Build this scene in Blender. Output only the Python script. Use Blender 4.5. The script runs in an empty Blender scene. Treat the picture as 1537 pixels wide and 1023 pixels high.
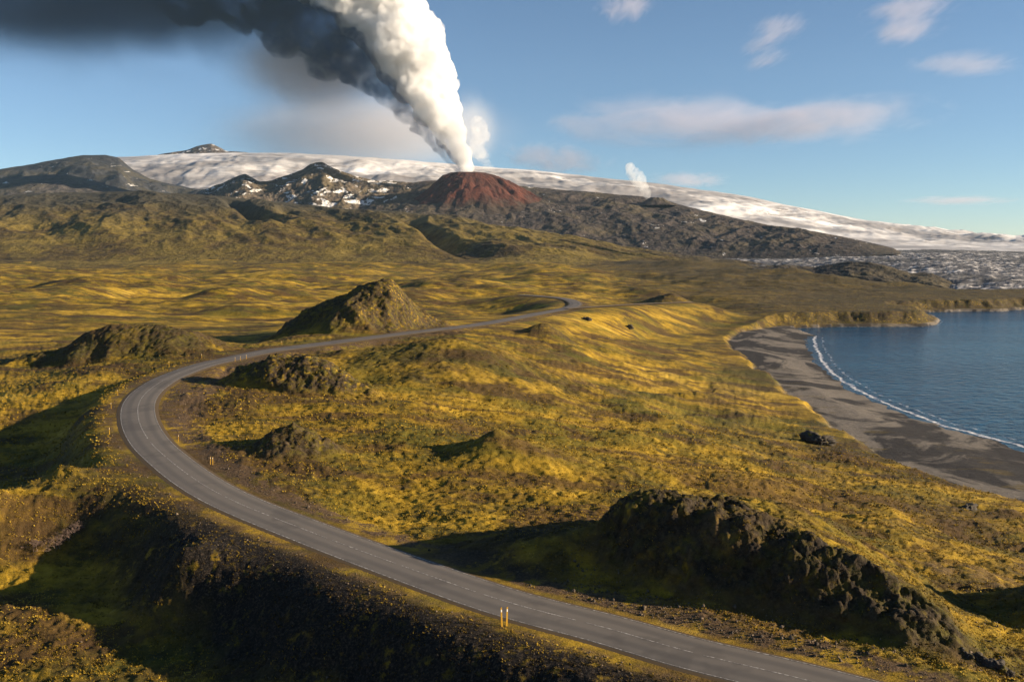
import bpy, bmesh, math, random
import numpy as np
from mathutils import Vector, Matrix

# ------------------------------------------------------------------ camera, sky, sun, exposure
S = bpy.context.scene
COL = S.collection
F_PX, CX, CY = 1281.0, 768.5, 511.5          # focal length and centre in pixels of a 1537 x 1023 frame
CAM_H = 36.0
PITCH = math.atan(136.5 / F_PX)
cam_d = bpy.data.cameras.new('camera'); cam = bpy.data.objects.new('camera', cam_d); COL.objects.link(cam)
cam_d.sensor_width = 36.0; cam_d.lens = 36.0 * F_PX / 1537.0
cam_d.clip_start = 1.0; cam_d.clip_end = 120000.0
cam.location = (0, 0, CAM_H); cam.rotation_euler = (math.pi / 2 - PITCH, 0, 0)
S.camera = cam

SUN_EL, SUN_AZ = math.radians(15.0), math.radians(98.0)      # azimuth clockwise from +Y
sun_vec = Vector((math.cos(SUN_EL) * math.sin(SUN_AZ), math.cos(SUN_EL) * math.cos(SUN_AZ), math.sin(SUN_EL)))
world = bpy.data.worlds.new('World'); S.world = world; world.use_nodes = True
wn, wl = world.node_tree.nodes, world.node_tree.links
bg = wn['Background']
sky = wn.new('ShaderNodeTexSky'); sky.sky_type = 'NISHITA'; sky.sun_disc = False
sky.sun_elevation = SUN_EL; sky.sun_rotation = SUN_AZ; sky.altitude = 50
sky.air_density = 0.8; sky.dust_density = 0.0; sky.ozone_density = 3.0
wl.new(sky.outputs[0], bg.inputs[0]); bg.inputs[1].default_value = 0.05
sd_ = bpy.data.lights.new('sun', 'SUN'); sun = bpy.data.objects.new('sun', sd_); COL.objects.link(sun)
sd_.energy = 5.0; sd_.angle = math.radians(0.5); sd_.color = (1.0, 0.82, 0.59)
sun.rotation_euler = sun_vec.to_track_quat('Z', 'Y').to_euler(); sun.location = (300, -50, 200)
S.view_settings.view_transform = 'Standard'; S.view_settings.look = 'None'
S.view_settings.exposure = 1.4; S.view_settings.gamma = 1.0
S.cycles.use_denoising = True
S.cycles.max_bounces = 10; S.cycles.volume_bounces = 8; S.cycles.diffuse_bounces = 2
S.cycles.transparent_max_bounces = 8
S.cycles.volume_step_rate = 1.0

# ------------------------------------------------------------------ helpers
rng = np.random.RandomState(7)
def _tables(seed):
    r = np.random.RandomState(seed)
    p = r.permutation(512).astype(np.int32)
    a = r.rand(512) * 2 * np.pi
    g3 = r.randn(512, 3); g3 /= np.linalg.norm(g3, axis=1)[:, None]
    return p, np.cos(a), np.sin(a), g3
_TB = {}
def perlin(x, y, seed=0):
    if seed not in _TB: _TB[seed] = _tables(seed)
    p, gx, gy, _ = _TB[seed]
    xi = np.floor(x).astype(np.int64); yi = np.floor(y).astype(np.int64)
    xf = x - xi; yf = y - yi
    u = xf * xf * xf * (xf * (xf * 6 - 15) + 10); v = yf * yf * yf * (yf * (yf * 6 - 15) + 10)
    def g(ix, iy, dx, dy):
        h = p[(p[ix & 511] + iy) & 511]
        return gx[h] * dx + gy[h] * dy
    a = g(xi, yi, xf, yf); b = g(xi + 1, yi, xf - 1, yf)
    c = g(xi, yi + 1, xf, yf - 1); d = g(xi + 1, yi + 1, xf - 1, yf - 1)
    return 1.5 * ((a + (b - a) * u) * (1 - v) + (c + (d - c) * u) * v)
def perlin3(P, seed=0):
    if seed not in _TB: _TB[seed] = _tables(seed)
    p, _, _, G = _TB[seed]
    I = np.floor(P).astype(np.int64); Fr = P - I
    U = Fr ** 3 * (Fr * (Fr * 6 - 15) + 10)
    out = 0
    for dx in (0, 1):
        for dy in (0, 1):
            for dz in (0, 1):
                h = p[(p[(p[(I[:, 0] + dx) & 511] + I[:, 1] + dy) & 511] + I[:, 2] + dz) & 511]
                w = (U[:, 0] if dx else 1 - U[:, 0]) * (U[:, 1] if dy else 1 - U[:, 1]) * (U[:, 2] if dz else 1 - U[:, 2])
                out = out + w * ((Fr - np.array([dx, dy, dz])) * G[h]).sum(1)
    return 1.5 * out
def fbm(x, y, o=4, seed=0, gain=0.5):
    s = 0; a = 1.0; n = 0
    for k in range(o):
        s = s + a * perlin(x, y, seed + k); n += a
        x = x * 2.03 + 17.1; y = y * 2.03 - 9.7; a *= gain
    return s / n
def ridged(x, y, o=4, seed=0, gain=0.5):
    s = 0; a = 1.0; n = 0
    for k in range(o):
        s = s + a * (1 - 2 * np.abs(perlin(x, y, seed + k))); n += a
        x = x * 2.03 + 11.1; y = y * 2.03 - 5.7; a *= gain
    return s / n
def ss(x, a=0.0, b=1.0):
    t = np.clip((x - a) / (b - a), 0, 1); return t * t * (3 - 2 * t)
def ray(px, py):
    cx = (np.asarray(px, float) - CX) / F_PX; cy = (CY - np.asarray(py, float)) / F_PX
    dy = math.cos(PITCH) + cy * math.sin(PITCH); dz = cy * math.cos(PITCH) - math.sin(PITCH)
    return cx / dy, dz / dy                    # X/Y and (Z-cam)/Y
def pix(px, py, z=0.0):                        # where a pixel's ray meets the level z
    u, e = ray(px, py); Y = (z - CAM_H) / e
    return float(u * Y), float(Y)
def pixd(px, py, Y):                           # the point at depth Y along a pixel's ray
    u, e = ray(px, py); return Vector((float(u * Y), float(Y), float(CAM_H + e * Y)))

def link(name, me, mat=None, parent=None):
    o = bpy.data.objects.new(name, me); COL.objects.link(o)
    if mat is not None: me.materials.append(mat)
    if parent is not None: o.parent = parent
    return o
def mesh_np(name, V, Fq, smooth=True):
    me = bpy.data.meshes.new(name); V = np.asarray(V, np.float32); Fq = np.asarray(Fq, np.int32)
    k = Fq.shape[1]
    me.vertices.add(len(V)); me.vertices.foreach_set('co', V.ravel())
    me.loops.add(Fq.size); me.loops.foreach_set('vertex_index', Fq.ravel())
    me.polygons.add(len(Fq)); me.polygons.foreach_set('loop_start', np.arange(0, Fq.size, k, dtype=np.int32))
    me.polygons.foreach_set('loop_total', np.full(len(Fq), k, np.int32))
    me.update(calc_edges=True)
    if smooth: me.polygons.foreach_set('use_smooth', np.ones(len(Fq), bool))
    return me
def grid_faces(nr, nc):
    i = np.arange(nr - 1)[:, None] * nc + np.arange(nc - 1)[None, :]
    return np.stack([i, i + 1, i + nc + 1, i + nc], -1).reshape(-1, 4)
def keep_faces(V, Fq, keep, attrs):
    Fq = Fq[keep]; used = np.unique(Fq); m = np.full(len(V), -1, np.int64); m[used] = np.arange(len(used))
    return V[used], m[Fq], {k: a[used] for k, a in attrs.items()}
def set_attrs(me, attrs):
    for k, a in attrs.items():
        if a.ndim == 2:
            at = me.attributes.new(k, 'FLOAT_COLOR', 'POINT'); at.data.foreach_set('color', a.astype(np.float32).ravel())
        else:
            at = me.attributes.new(k, 'FLOAT', 'POINT'); at.data.foreach_set('value', a.astype(np.float32))
def tag(o, label=None, cat=None, group=None, kind=None):
    if label: o['label'] = label
    if cat: o['category'] = cat
    if group: o['group'] = group
    if kind: o['kind'] = kind
    return o

# ------------------------------------------------------------------ material helpers
class MT:
    def __init__(s, name):
        s.m = bpy.data.materials.new(name); s.m.use_nodes = True
        s.t = s.m.node_tree; s.n = s.t.nodes; s.l = s.t.links
        s.b = s.n['Principled BSDF']; s.out = s.n['Material Output']
        s.b.inputs['Specular IOR Level'].default_value = 0.15
        s.geo = s.n.new('ShaderNodeNewGeometry')
    def put(s, sock, v):
        if isinstance(v, bpy.types.NodeSocket): s.l.new(v, sock)
        elif isinstance(v, (tuple, list)) and len(v) == 3 and sock.type == 'RGBA': sock.default_value = (*v, 1)
        else: sock.default_value = v
    def math(s, op, a, b=0.0, clamp=False):
        n = s.n.new('ShaderNodeMath'); n.operation = op; n.use_clamp = clamp
        s.put(n.inputs[0], a); s.put(n.inputs[1], b); return n.outputs[0]
    def noise(s, scale, detail=3, rough=0.55, stretch=(1, 1, 1), vec=None, dist=0.0):
        mp = s.n.new('ShaderNodeMapping'); mp.inputs['Scale'].default_value = stretch
        s.l.new(vec if vec is not None else s.geo.outputs['Position'], mp.inputs[0])
        n = s.n.new('ShaderNodeTexNoise'); n.inputs['Scale'].default_value = scale
        n.inputs['Detail'].default_value = detail; n.inputs['Roughness'].default_value = rough
        n.inputs['Distortion'].default_value = dist
        s.l.new(mp.outputs[0], n.inputs['Vector']); return n.outputs['Fac']
    def voro(s, scale, vec=None, feature='F1'):
        n = s.n.new('ShaderNodeTexVoronoi'); n.inputs['Scale'].default_value = scale; n.feature = feature
        s.l.new(vec if vec is not None else s.geo.outputs['Position'], n.inputs['Vector']); return n.outputs['Distance']
    def rng(s, v, a, b, c=0.0, d=1.0, smooth=True):
        n = s.n.new('ShaderNodeMapRange'); n.interpolation_type = 'SMOOTHSTEP' if smooth else 'LINEAR'
        s.put(n.inputs[0], v)
        for i, k in enumerate((a, b, c, d)): s.put(n.inputs[i + 1], k)
        return n.outputs[0]
    def mix(s, f, a, b):
        n = s.n.new('ShaderNodeMix'); n.data_type = 'RGBA'
        s.put(n.inputs[0], f); s.put(n.inputs[6], a); s.put(n.inputs[7], b); return n.outputs[2]
    def ramp(s, f, stops):
        n = s.n.new('ShaderNodeValToRGB'); e = n.color_ramp.elements
        while len(e) < len(stops): e.new(0.5)
        for el, (p, c) in zip(e, stops): el.position = p; el.color = (*c, 1)
        s.put(n.inputs[0], f); return n.outputs[0]
    def attr(s, name):
        n = s.n.new('ShaderNodeAttribute'); n.attribute_name = name; return n
    def chan(s, name):
        a = s.attr(name); sp = s.n.new('ShaderNodeSeparateColor'); s.l.new(a.outputs['Color'], sp.inputs[0])
        return (*sp.outputs[:3], a.outputs['Alpha'])
    def normal_z(s):
        sp = s.n.new('ShaderNodeSeparateXYZ'); s.l.new(s.geo.outputs['Normal'], sp.inputs[0]); return sp.outputs[2]
    def pos(s):
        sp = s.n.new('ShaderNodeSeparateXYZ'); s.l.new(s.geo.outputs['Position'], sp.inputs[0]); return sp.outputs
    def bump(s, h, strength=0.5, dist=0.2):
        n = s.n.new('ShaderNodeBump'); n.inputs['Strength'].default_value = strength; n.inputs['Distance'].default_value = dist
        s.put(n.inputs['Height'], h); s.l.new(n.outputs[0], s.b.inputs['Normal'])
    def done(s, col, rough=0.9):
        s.put(s.b.inputs['Base Color'], col); s.put(s.b.inputs['Roughness'], rough); return s.m

def make_moor():
    m = MT('moorland')
    rock, gravel, beach, bank = m.chan('mask')
    n1 = m.noise(0.018, 3, 0.6, (0.6, 1, 1)); n2 = m.noise(0.11, 4, 0.6, (0.7, 1, 1)); n3 = m.noise(0.9, 4, 0.6, (0.55, 1, 1)); n4 = m.noise(6.0, 3, 0.7)
    t = m.math('ADD', m.math('MULTIPLY', n1, 0.52), m.math('MULTIPLY', n2, 0.48))
    t = m.math('ADD', t, m.math('ADD', m.math('MULTIPLY', n3, 0.26), m.math('MULTIPLY', n4, 0.14)))
    t = m.rng(t, 0.49, 0.86, 0, 1, False)
    moss = m.ramp(t, [(0.05, (0.020, 0.014, 0.006)), (0.24, (0.058, 0.034, 0.011)), (0.40, (0.086, 0.064, 0.011)),
                      (0.54, (0.222, 0.140, 0.012)), (0.72, (0.345, 0.215, 0.018)), (0.95, (0.46, 0.30, 0.042))])
    # olive green areas
    og = m.rng(m.noise(0.045, 3, 0.6, (0.6, 1, 1), dist=0.5), 0.46, 0.62)
    moss = m.mix(m.math('MULTIPLY', og, 0.70), moss, m.mix(n4, (0.035, 0.035, 0.006), (0.12, 0.11, 0.014)))
    hb = m.rng(m.noise(0.06, 4, 0.65, (0.45, 1.2, 1), dist=0.8), 0.475, 0.60)
    moss = m.mix(m.math('MULTIPLY', hb, 0.85), moss, m.mix(n3, (0.028, 0.016, 0.008), (0.11, 0.062, 0.022)))
    rk = m.mix(m.rng(m.noise(1.6, 5, 0.65), 0.35, 0.7), (0.014, 0.011, 0.008), (0.085, 0.060, 0.034))
    rk = m.mix(m.math('MULTIPLY', m.rng(m.noise(0.55, 5, 0.65), 0.47, 0.64), 0.75), rk, m.mix(n4, (0.05, 0.042, 0.006), (0.15, 0.12, 0.016)))
    steep = m.rng(m.normal_z(), 0.55, 0.85, 1, 0)
    rf = m.math('MULTIPLY', m.math('MAXIMUM', rock, m.math('MULTIPLY', steep, 0.7)), m.rng(m.noise(0.8, 4), 0.28, 0.5), True)
    col = m.mix(rf, moss, rk)
    gr = m.mix(m.rng(m.noise(3.0, 5, 0.7), 0.3, 0.7), (0.045, 0.028, 0.015), (0.135, 0.086, 0.046))
    gr = m.mix(m.rng(m.noise(0.35, 5, 0.65), 0.47, 0.62), gr, moss)
    col = m.mix(gravel, col, gr)
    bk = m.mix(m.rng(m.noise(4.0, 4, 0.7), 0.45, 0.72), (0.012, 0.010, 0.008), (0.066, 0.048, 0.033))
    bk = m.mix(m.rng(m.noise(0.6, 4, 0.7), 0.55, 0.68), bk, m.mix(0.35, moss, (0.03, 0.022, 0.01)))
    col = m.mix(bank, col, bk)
    s1 = m.noise(0.035, 6, 0.62, (0.9, 0.7, 1), dist=1.2); s2 = m.noise(0.6, 4, 0.6)
    sand = m.mix(m.rng(s1, 0.47, 0.56), m.mix(s2, (0.022, 0.020, 0.020), (0.050, 0.044, 0.040)), m.mix(s2, (0.10, 0.085, 0.070), (0.22, 0.19, 0.155)))
    vg = m.math('MULTIPLY', m.rng(m.noise(0.09, 5, 0.65, (0.5, 1.3, 1)), 0.55, 0.68), m.attr('veg').outputs['Fac'])
    sand = m.mix(vg, sand, (0.12, 0.085, 0.02))
    col = m.mix(beach, col, sand)
    h = m.math('ADD', m.math('MULTIPLY', n3, 0.7), m.math('MULTIPLY', n4, 0.35))
    h = m.math('ADD', h, m.math('MULTIPLY', n2, 2.0))
    m.bump(h, 0.75, 0.55)
    return m.done(col, 0.95)
MOOR = make_moor()

# ------------------------------------------------------------------ the road's line, in plan
ROAD_PTS = [  # pixel x, pixel y, height
    (1680, 1150, 0.0), (1500, 1098, 0.0), (1330, 1053, 0.0), (1200, 1018, 0.0), (1029, 977, 0.0), (912, 943, 0.0), (756, 902, 0.2), (600, 848, 0.5), (468, 799, 1.0),
    (351, 752, 1.6), (289, 717, 2.2), (242, 680, 2.8), (223, 660, 3.1), (211, 639, 3.4), (207, 622, 3.7), (208, 607, 4.0),
    (216, 593, 4.3), (231, 580, 4.6), (255, 566, 5.0), (300, 549, 5.4), (342, 539, 5.7), (398, 527, 6.0), (440, 521, 6.0),
    (500, 513.5, 6.0), (617, 498.5, 5.8), (700, 489, 5.3), (757, 480, 4.6), (804, 471, 3.6), (845, 463.5, 2.6), (863, 457.5, 2.2),
    (859, 451.5, 2.0), (842, 447, 2.0), (815, 444.5, 2.0), (780, 442, 2.0), (740, 440.5, 2.0)]
def spline(P, step):
    P = np.array(P); out = []
    for i in range(1, len(P) - 2):
        p0, p1, p2, p3 = P[i - 1], P[i], P[i + 1], P[i + 2]
        n = max(2, int(np.linalg.norm(p2 - p1) / step) * 2)
        t = (np.arange(n) / n)[:, None]
        out.append(0.5 * (2 * p1 + (p2 - p0) * t + (2 * p0 - 5 * p1 + 4 * p2 - p3) * t ** 2 + (3 * p1 - p0 - 3 * p2 + p3) * t ** 3))
    Q = np.concatenate(out)
    d = np.r_[0, np.cumsum(np.linalg.norm(np.diff(Q, axis=0), axis=1))]
    s = np.arange(0, d[-1], step)
    R = np.stack([np.interp(s, d, Q[:, k]) for k in range(3)], 1)
    for _ in range(int(6 / step)):
        R[1:-1] = 0.25 * R[:-2] + 0.5 * R[1:-1] + 0.25 * R[2:]
    return R
RD = spline([(*pix(a, b, z), z) for a, b, z in ROAD_PTS], 1.0)
def tangents(R):
    T = np.gradient(R[:, :2], axis=0); return T / np.linalg.norm(T, axis=1)[:, None]
RT = tangents(RD); RN = np.stack([-RT[:, 1], RT[:, 0]], 1)       # left of travel = outside of the bend
HW = 3.3 + 0.5 * ss(np.arange(len(RD)) / 1.0, 180, 320)
def near_px(R, px, py, z=0):
    x, y = pix(px, py, z); return int(np.argmin((R[:, 0] - x) ** 2 + (R[:, 1] - y) ** 2))
I_BEND = near_px(RD, 300, 549, 5.4)
def road_dist(x, y, R=RD, T=RT, N=RN):
    n = len(x); idx = np.zeros(n, np.int64); best = np.full(n, 1e9)
    m = (x > R[:, 0].min() - 130) & (x < R[:, 0].max() + 130) & (y > R[:, 1].min() - 130) & (y < R[:, 1].max() + 130)
    w = np.nonzero(m)[0]
    sub = R[::4, :2].astype(np.float32)
    for c in range(0, len(w), 20000):
        k = w[c:c + 20000]
        d2 = (x[k, None].astype(np.float32) - sub[None, :, 0]) ** 2 + (y[k, None].astype(np.float32) - sub[None, :, 1]) ** 2
        j0 = d2.argmin(1) * 4
        bi = j0.copy(); bd = np.full(len(k), 1e18)
        for o in range(-4, 5):
            jj = np.clip(j0 + o, 0, len(R) - 1)
            dd = (x[k] - R[jj, 0]) ** 2 + (y[k] - R[jj, 1]) ** 2
            u = dd < bd; bd[u] = dd[u]; bi[u] = jj[u]
        idx[k] = bi; best[k] = np.sqrt(bd)
    dx = x - R[idx, 0]; dy = y - R[idx, 1]
    side = dx * N[idx, 0] + dy * N[idx, 1]
    d = np.where(best < 1e8, best, 1e6)
    return np.where(side >= 0, d, -d), idx
TRACK = spline([(*pix(a, b, z), z) for a, b, z in [(800, 473, 3), (850, 464, 2.5), (885, 461.3, 1.8), (921, 459, 1.0), (968, 456.2, -1.0), (1000, 455, -2), (1040, 453.5, -3), (1080, 452, -4)]], 2.0)
TT = tangents(TRACK); TN = np.stack([-TT[:, 1], TT[:, 0]], 1)

# ------------------------------------------------------------------ the coast, in plan
SEA_Z = -20.0
COAST_PX = [(1537, 748, -16.5), (1470, 728, -16.5), (1420, 714, -16.5), (1330, 680, -16.5), (1255, 640, -17), (1190, 590, -17), (1135, 548, -17), (1102, 522, -17), (1093, 510, -17.3),
            (1112, 497, -17.6), (1170, 489, -18), (1260, 487, -18.6), (1330, 488, -19), (1380, 488.5, -19.4), (1402, 486, -19.6), (1407, 481, -19.8), (1398, 475.5, -19.8),
            (1360, 472, -19.6), (1352, 469.5, -19.6), (1400, 467.5, -19.6), (1440, 466.5, -19.6), (1500, 466.5, -19.6), (1525, 464, -19.6), (1600, 462, -19.6), (1900, 459, -19.6)]
CO = [(420.0, -260.0), (220.0, -60.0), (150.0, 60.0), (118.0, 140.0)] + [pix(*a) for a in COAST_PX] + [(6000.0, 900.0), (9000.0, 6000.0), (-9000.0, 6000.0), (-9000.0, -260.0)]
CO = np.array(CO)
def coast_dist(x, y):                      # positive on land
    n = len(x); best = np.full(n, 1e18); ins = np.zeros(n, bool)
    for a, b in zip(CO, np.roll(CO, -1, axis=0)):
        ab = b - a; t = np.clip(((x - a[0]) * ab[0] + (y - a[1]) * ab[1]) / (ab @ ab), 0, 1)
        d = (x - a[0] - t * ab[0]) ** 2 + (y - a[1] - t * ab[1]) ** 2
        np.minimum(best, d, out=best)
        c = (a[1] > y) != (b[1] > y)
        with np.errstate(all='ignore'):
            xi = a[0] + (y - a[1]) * ab[0] / ab[1] if ab[1] != 0 else np.full(n, 1e18)
        ins ^= c & (x < xi)
    d = np.sqrt(best); return np.where(ins, d, -d)
WATER_PX = [(1640, 705), (1537, 667), (1430, 640), (1350, 611), (1290, 584), (1255, 560), (1240, 543), (1228, 520), (1226, 507), (1240, 497), (1275, 491.5), (1330, 489.5), (1390, 490)]
WL = np.array([(330.0, -260.0), (240.0, 40.0), (190.0, 140.0)] + [pix(a, b, SEA_Z) for a, b in WATER_PX])
def water_dist(x, y):
    best = np.full(len(x), 1e18)
    for a, b in zip(WL[:-1], WL[1:]):
        ab = b - a; t = np.clip(((x - a[0]) * ab[0] + (y - a[1]) * ab[1]) / (ab @ ab), 0, 1)
        np.minimum(best, (x - a[0] - t * ab[0]) ** 2 + (y - a[1] - t * ab[1]) ** 2, out=best)
    return np.sqrt(best)

# which side of the water line: compare with nearest point's land side using x of the line at this y
def sea_side(x, y):
    best = np.full(len(x), 1e18); sgn = np.zeros(len(x))
    for a, b in zip(WL[:-1], WL[1:]):
        ab = b - a; t = np.clip(((x - a[0]) * ab[0] + (y - a[1]) * ab[1]) / (ab @ ab), 0, 1)
        d = (x - a[0] - t * ab[0]) ** 2 + (y - a[1] - t * ab[1]) ** 2
        c = ab[0] * (y - a[1]) - ab[1] * (x - a[0]); u = d < best
        sgn[u] = -np.sign(c[u]); best[u] = d[u]
    return sgn

# ------------------------------------------------------------------ mounds: px, py of the foot, foot height, peak height, radii left right front back, rotation, exponent, flat top, roughness
class Mound:
    def __init__(s, px, py, z0, h, rl, rr, rf, rb, rot=0, p=1.5, flat=0.0, rough=1.0, wob=0.22, lam=5.0, seed=1, res=0.5, own=True, front=False):
        s.x, s.y = pix(px, py, z0); s.z0 = z0; s.h = h; s.rl, s.rr, s.rf, s.rb = rl, rr, rf, rb
        s.c, s.s = math.cos(math.radians(rot)), math.sin(math.radians(rot)); s.p = p; s.flat = flat
        s.rough = rough; s.wob = wob; s.lam = lam; s.seed = seed; s.res = res; s.own = own; s.front = front
    def bump(s, x, y):
        R = max(s.rl, s.rr, s.rf, s.rb) * 1.35
        out = np.zeros(len(x)); rr = np.full(len(x), 9.0)
        k = np.nonzero((np.abs(x - s.x) < R) & (np.abs(y - s.y) < R))[0]
        if len(k) == 0: return out, rr
        dx, dy = x[k] - s.x, y[k] - s.y
        a = dx * s.c + dy * s.s; b = -dx * s.s + dy * s.c
        a = a / np.where(a < 0, s.rl, s.rr); b = b / np.where(b < 0, s.rf, s.rb)
        r = np.sqrt(a * a + b * b)
        L = s.lam
        r = r * (1 + s.wob * fbm(x[k] / (L * 2.2), y[k] / (L * 2.2), 4, s.seed * 31)) 
        t = np.clip((1 - r) / (1 - s.flat), 0, 1)
        pr = t ** s.p; pr = np.where(t > 0.9, pr - (t - 0.9) ** 2 * 1.5 * s.p, pr) if s.flat == 0 else t * t * (3 - 2 * t) * (1 - (s.p - 1)) + (s.p - 1) * t
        out[k] = s.h * pr; rr[k] = r
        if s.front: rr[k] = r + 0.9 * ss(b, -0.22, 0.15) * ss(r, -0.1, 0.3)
        return out, rr
MOUNDS = {
    'cone':   Mound(588, 497, 4.0, 18.5, 52, 32, 28, 30, 0, 1.62, 0.06, 0.95, 0.16, 8, 1, 0.4),
    'west':   Mound(190, 550, 0.0, 9.6, 36, 36, 17, 26, 0, 1.4, 0.12, 0.65, 0.2, 7, 2, 0.33),
    'inner':  Mound(445, 590, 2.0, 7.0, 20, 24, 11, 14, -12, 1.35, 0.1, 1.0, 0.25, 5, 3, 0.25),
    'middle': Mound(690, 560, 0.0, 8.5, 44, 44, 42, 22, 8, 1.4, 0.1, 0.35, 0.2, 10, 4, 0.45),
    'small':  Mound(440, 688, 1.0, 4.2, 8.5, 9.5, 7, 9, 0, 1.3, 0, 0.9, 0.2, 3, 5, 0.15),
    'hump':   Mound(745, 690, 0.0, 4.8, 10, 26, 12, 12, -15, 1.6, 0, 0.1, 0.15, 6, 6, 0.25),
    'near':   Mound(1025, 850, 0.0, 7.4, 12, 36, 10, 34, -34, 1.35, 0.30, 1.0, 0.22, 5, 7, 0.13, front=True),
}
EXTRA = [  # gentle swells kept inside the ground itself
    Mound(880, 842, 0.0, 3.6, 22, 12, 10, 14, -10, 1.9, 0, 0.1, 0.1, 6, 8, own=False),
    Mound(1700, 905, -2.0, 11.0, 16, 20, 13, 14, 0, 1.4, 0, 0.6, 0.2, 6, 9, own=False),
    Mound(280, 935, -8.0, 6.2, 10, 13, 8, 8, 0, 1.5, 0, 0.2, 0.2, 4, 11, own=False),
    Mound(820, 512, 0.0, 6.0, 14, 16, 9, 9, 0, 1.4, 0, 0.7, 0.3, 6, 12, own=False),
    Mound(300, 519, 2.0, 3.0, 12, 20, 9, 9, 0, 1.5, 0, 0.2, 0.2, 6, 13, own=False),
    Mound(100, 800, -7.0, 3.0, 12, 10, 6, 6, 0, 1.5, 0, 0.3, 0.2, 4, 14, own=False),
    Mound(1010, 437, 0.0, 10.0, 30, 22, 30, 30, 0, 1.2, 0, 0.7, 0.3, 9, 15, own=False),
]
FAR_Y = pix(1390, 490, SEA_Z)[1] - 2
def ground(x, y):
    """height, mask(rock, gravel, beach, bank with painted tail shade), veg, mound bump, coast distance, road distance"""
    x = np.asarray(x, float); y = np.asarray(y, float)
    d = coast_dist(x, y)
    d = d + (7 * fbm(x / 32, y / 32, 4, 401) + 2.5 * fbm(x / 7, y / 7, 3, 402)) * (1 - ss(y, 430, 500)) * ss(y, 60, 100)
    sd, ri = road_dist(x, y); td, ti = road_dist(x, y, TRACK, TT, TN)
    near = 1 - ss(y, 250, 420)
    dn = d + (9.0 * fbm(x / 20, y / 20, 5, 400) + 6 * fbm(x / 16, y / 40, 4, 405) * ss(y, 470, 540)) * ss(np.abs(d), 0, 12)
    level = 3.2 * fbm(x / 60, y / 50, 3, 40) * near + 20.0 * fbm(x / 240, y / 220, 4, 50) * ss(y, 300, 700)
    level = level + ss(y, 700, 2600) * 8 + 7.0 * fbm(x / 75, y / 80, 4, 55) * ss(y, 300, 600) * (1 - ss(y, 900, 1800))
    out = sd > 0
    level = level + (RD[ri, 2] - 0.4) * (1 - ss(np.abs(sd), 18, 75 + 60 * ss(y, 300, 420))) * (1 - ss(ri, I_BEND + 150, I_BEND + 260))
    fade = (1 - ss(ri, I_BEND - 45, I_BEND + 5)) * out * (1 - ss(np.abs(sd), 70, 125)) * (1 - ss(np.abs(sd), 1e5, 2e5))
    drop = 8.2 - 2.4 * ss(y, 150, 195) - 6.8 * np.exp(-((y - 125 - 0.35 * (x + 54)) / 11.0) ** 2)
    level = level - drop * fade * ss(np.abs(sd), 3.5, 19)
    uu = x / np.maximum(y, 1.0)
    yb = np.interp(uu, [0.24, 0.30, 0.38, 0.52, 1.0], [2100, 1450, 1120, 930, 900])
    level = level - 45 * ss(y, yb, yb + 160) * ss(uu, 0.22, 0.28)
    # coast: low scarp near, cliff on the headlands, then the slope up to the moor
    hc = 2.0 + 6.0 * ss(x, 135, 210) * ss(y, 470, 520)
    land_z = -18.3 + hc * ss(dn, 0.0, 3.5 + 15 * ss(hc, 4, 8)) + (18.3 - hc + level) * ss(dn, -6, 120 + 230 * ss(y, 400, 580))
    wd = water_dist(x, y)
    beach_z = SEA_Z - 0.10 + (2.6) * ss(wd / (wd + np.maximum(-d, 0) + 1e-3), 0, 1) 
    # sea side of the water line
    z = np.where(d > 0, land_z, np.minimum(beach_z, -18.2))
    fp = (y > FAR_Y - 6) | ((x > 200) & (y > 555))
    wet = np.where(fp, np.maximum(-d - 1.5, 0), np.where(sea_side(x, y) > 0, np.minimum(wd, np.maximum(-d, 0)), 0))
    z = np.where(wet > 0, np.minimum(z, SEA_Z - 0.12 - np.minimum(0.1 * wet, 4)), z)
    # mounds
    mb = np.zeros(len(x)); rough = np.zeros(len(x)); own = np.zeros(len(x))
    for m in list(MOUNDS.values()) + EXTRA:
        b, r = m.bump(x, y)
        mb = mb + b
        rough = np.maximum(rough, m.rough * (1 - ss(r, 0.72, 1.02)))
        if m.own: own = np.maximum(own, b)
    z = z + mb * ss(d, 2, 20)
    land = ss(d, 2, 14)
    # relief: hummocks everywhere, crags on the rough parts
    rockn = ss(fbm(x / 30, y / 30, 3, 90), 0.25, 0.6) * 0.45 * (1 - ss(y, 700, 1200))
    rough = np.maximum(rough, rockn * land)
    rough = np.maximum(rough, ss(hc, 4, 9) * (1 - ss(np.abs(d - 4), 6, 16)) * (d > -2))
    rs = np.clip(y / 170, 0.75, 2.2)
    crag = ridged(x / (6 * rs), y / (6 * rs), 3, 110) * 0.95 + 0.45 * ridged(x / (2.0 * rs), y / (2.0 * rs), 3, 130)
    hum = 0.30 * fbm(x / 4.5, y / 3.2, 3, 140) + 0.42 * fbm(x / 1.5, y / 1.2, 3, 150) * (1 - ss(y, 260, 420)) + 0.7 * fbm(x / 15, y / 11, 3, 160)
    roadw = 1 - ss(np.abs(sd), 4.5, 9)
    z = z + (hum * land + rs * 0.22 * crag * rough * np.where(d > 0, 1, 0)) * (1 - roadw) + np.where(d < 0, 0.25 * fbm(x / 12, y / 12, 3, 170), 0)
    # bank speckle of stones
    bank = fade * ss(np.abs(sd), 5.0, 6.5) * (1 - ss(np.abs(sd) + 5 * fbm(x / 5, y / 5, 3, 180), 14, 22)) * (1 - ss(ri, I_BEND - 130, I_BEND - 100))
    z = z + 0.22 * fbm(x / 0.8, y / 0.8, 2, 185) * bank
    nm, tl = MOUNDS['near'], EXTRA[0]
    (b1, r1), (b2, r2) = nm.bump(x, y), tl.bump(x, y)
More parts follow.
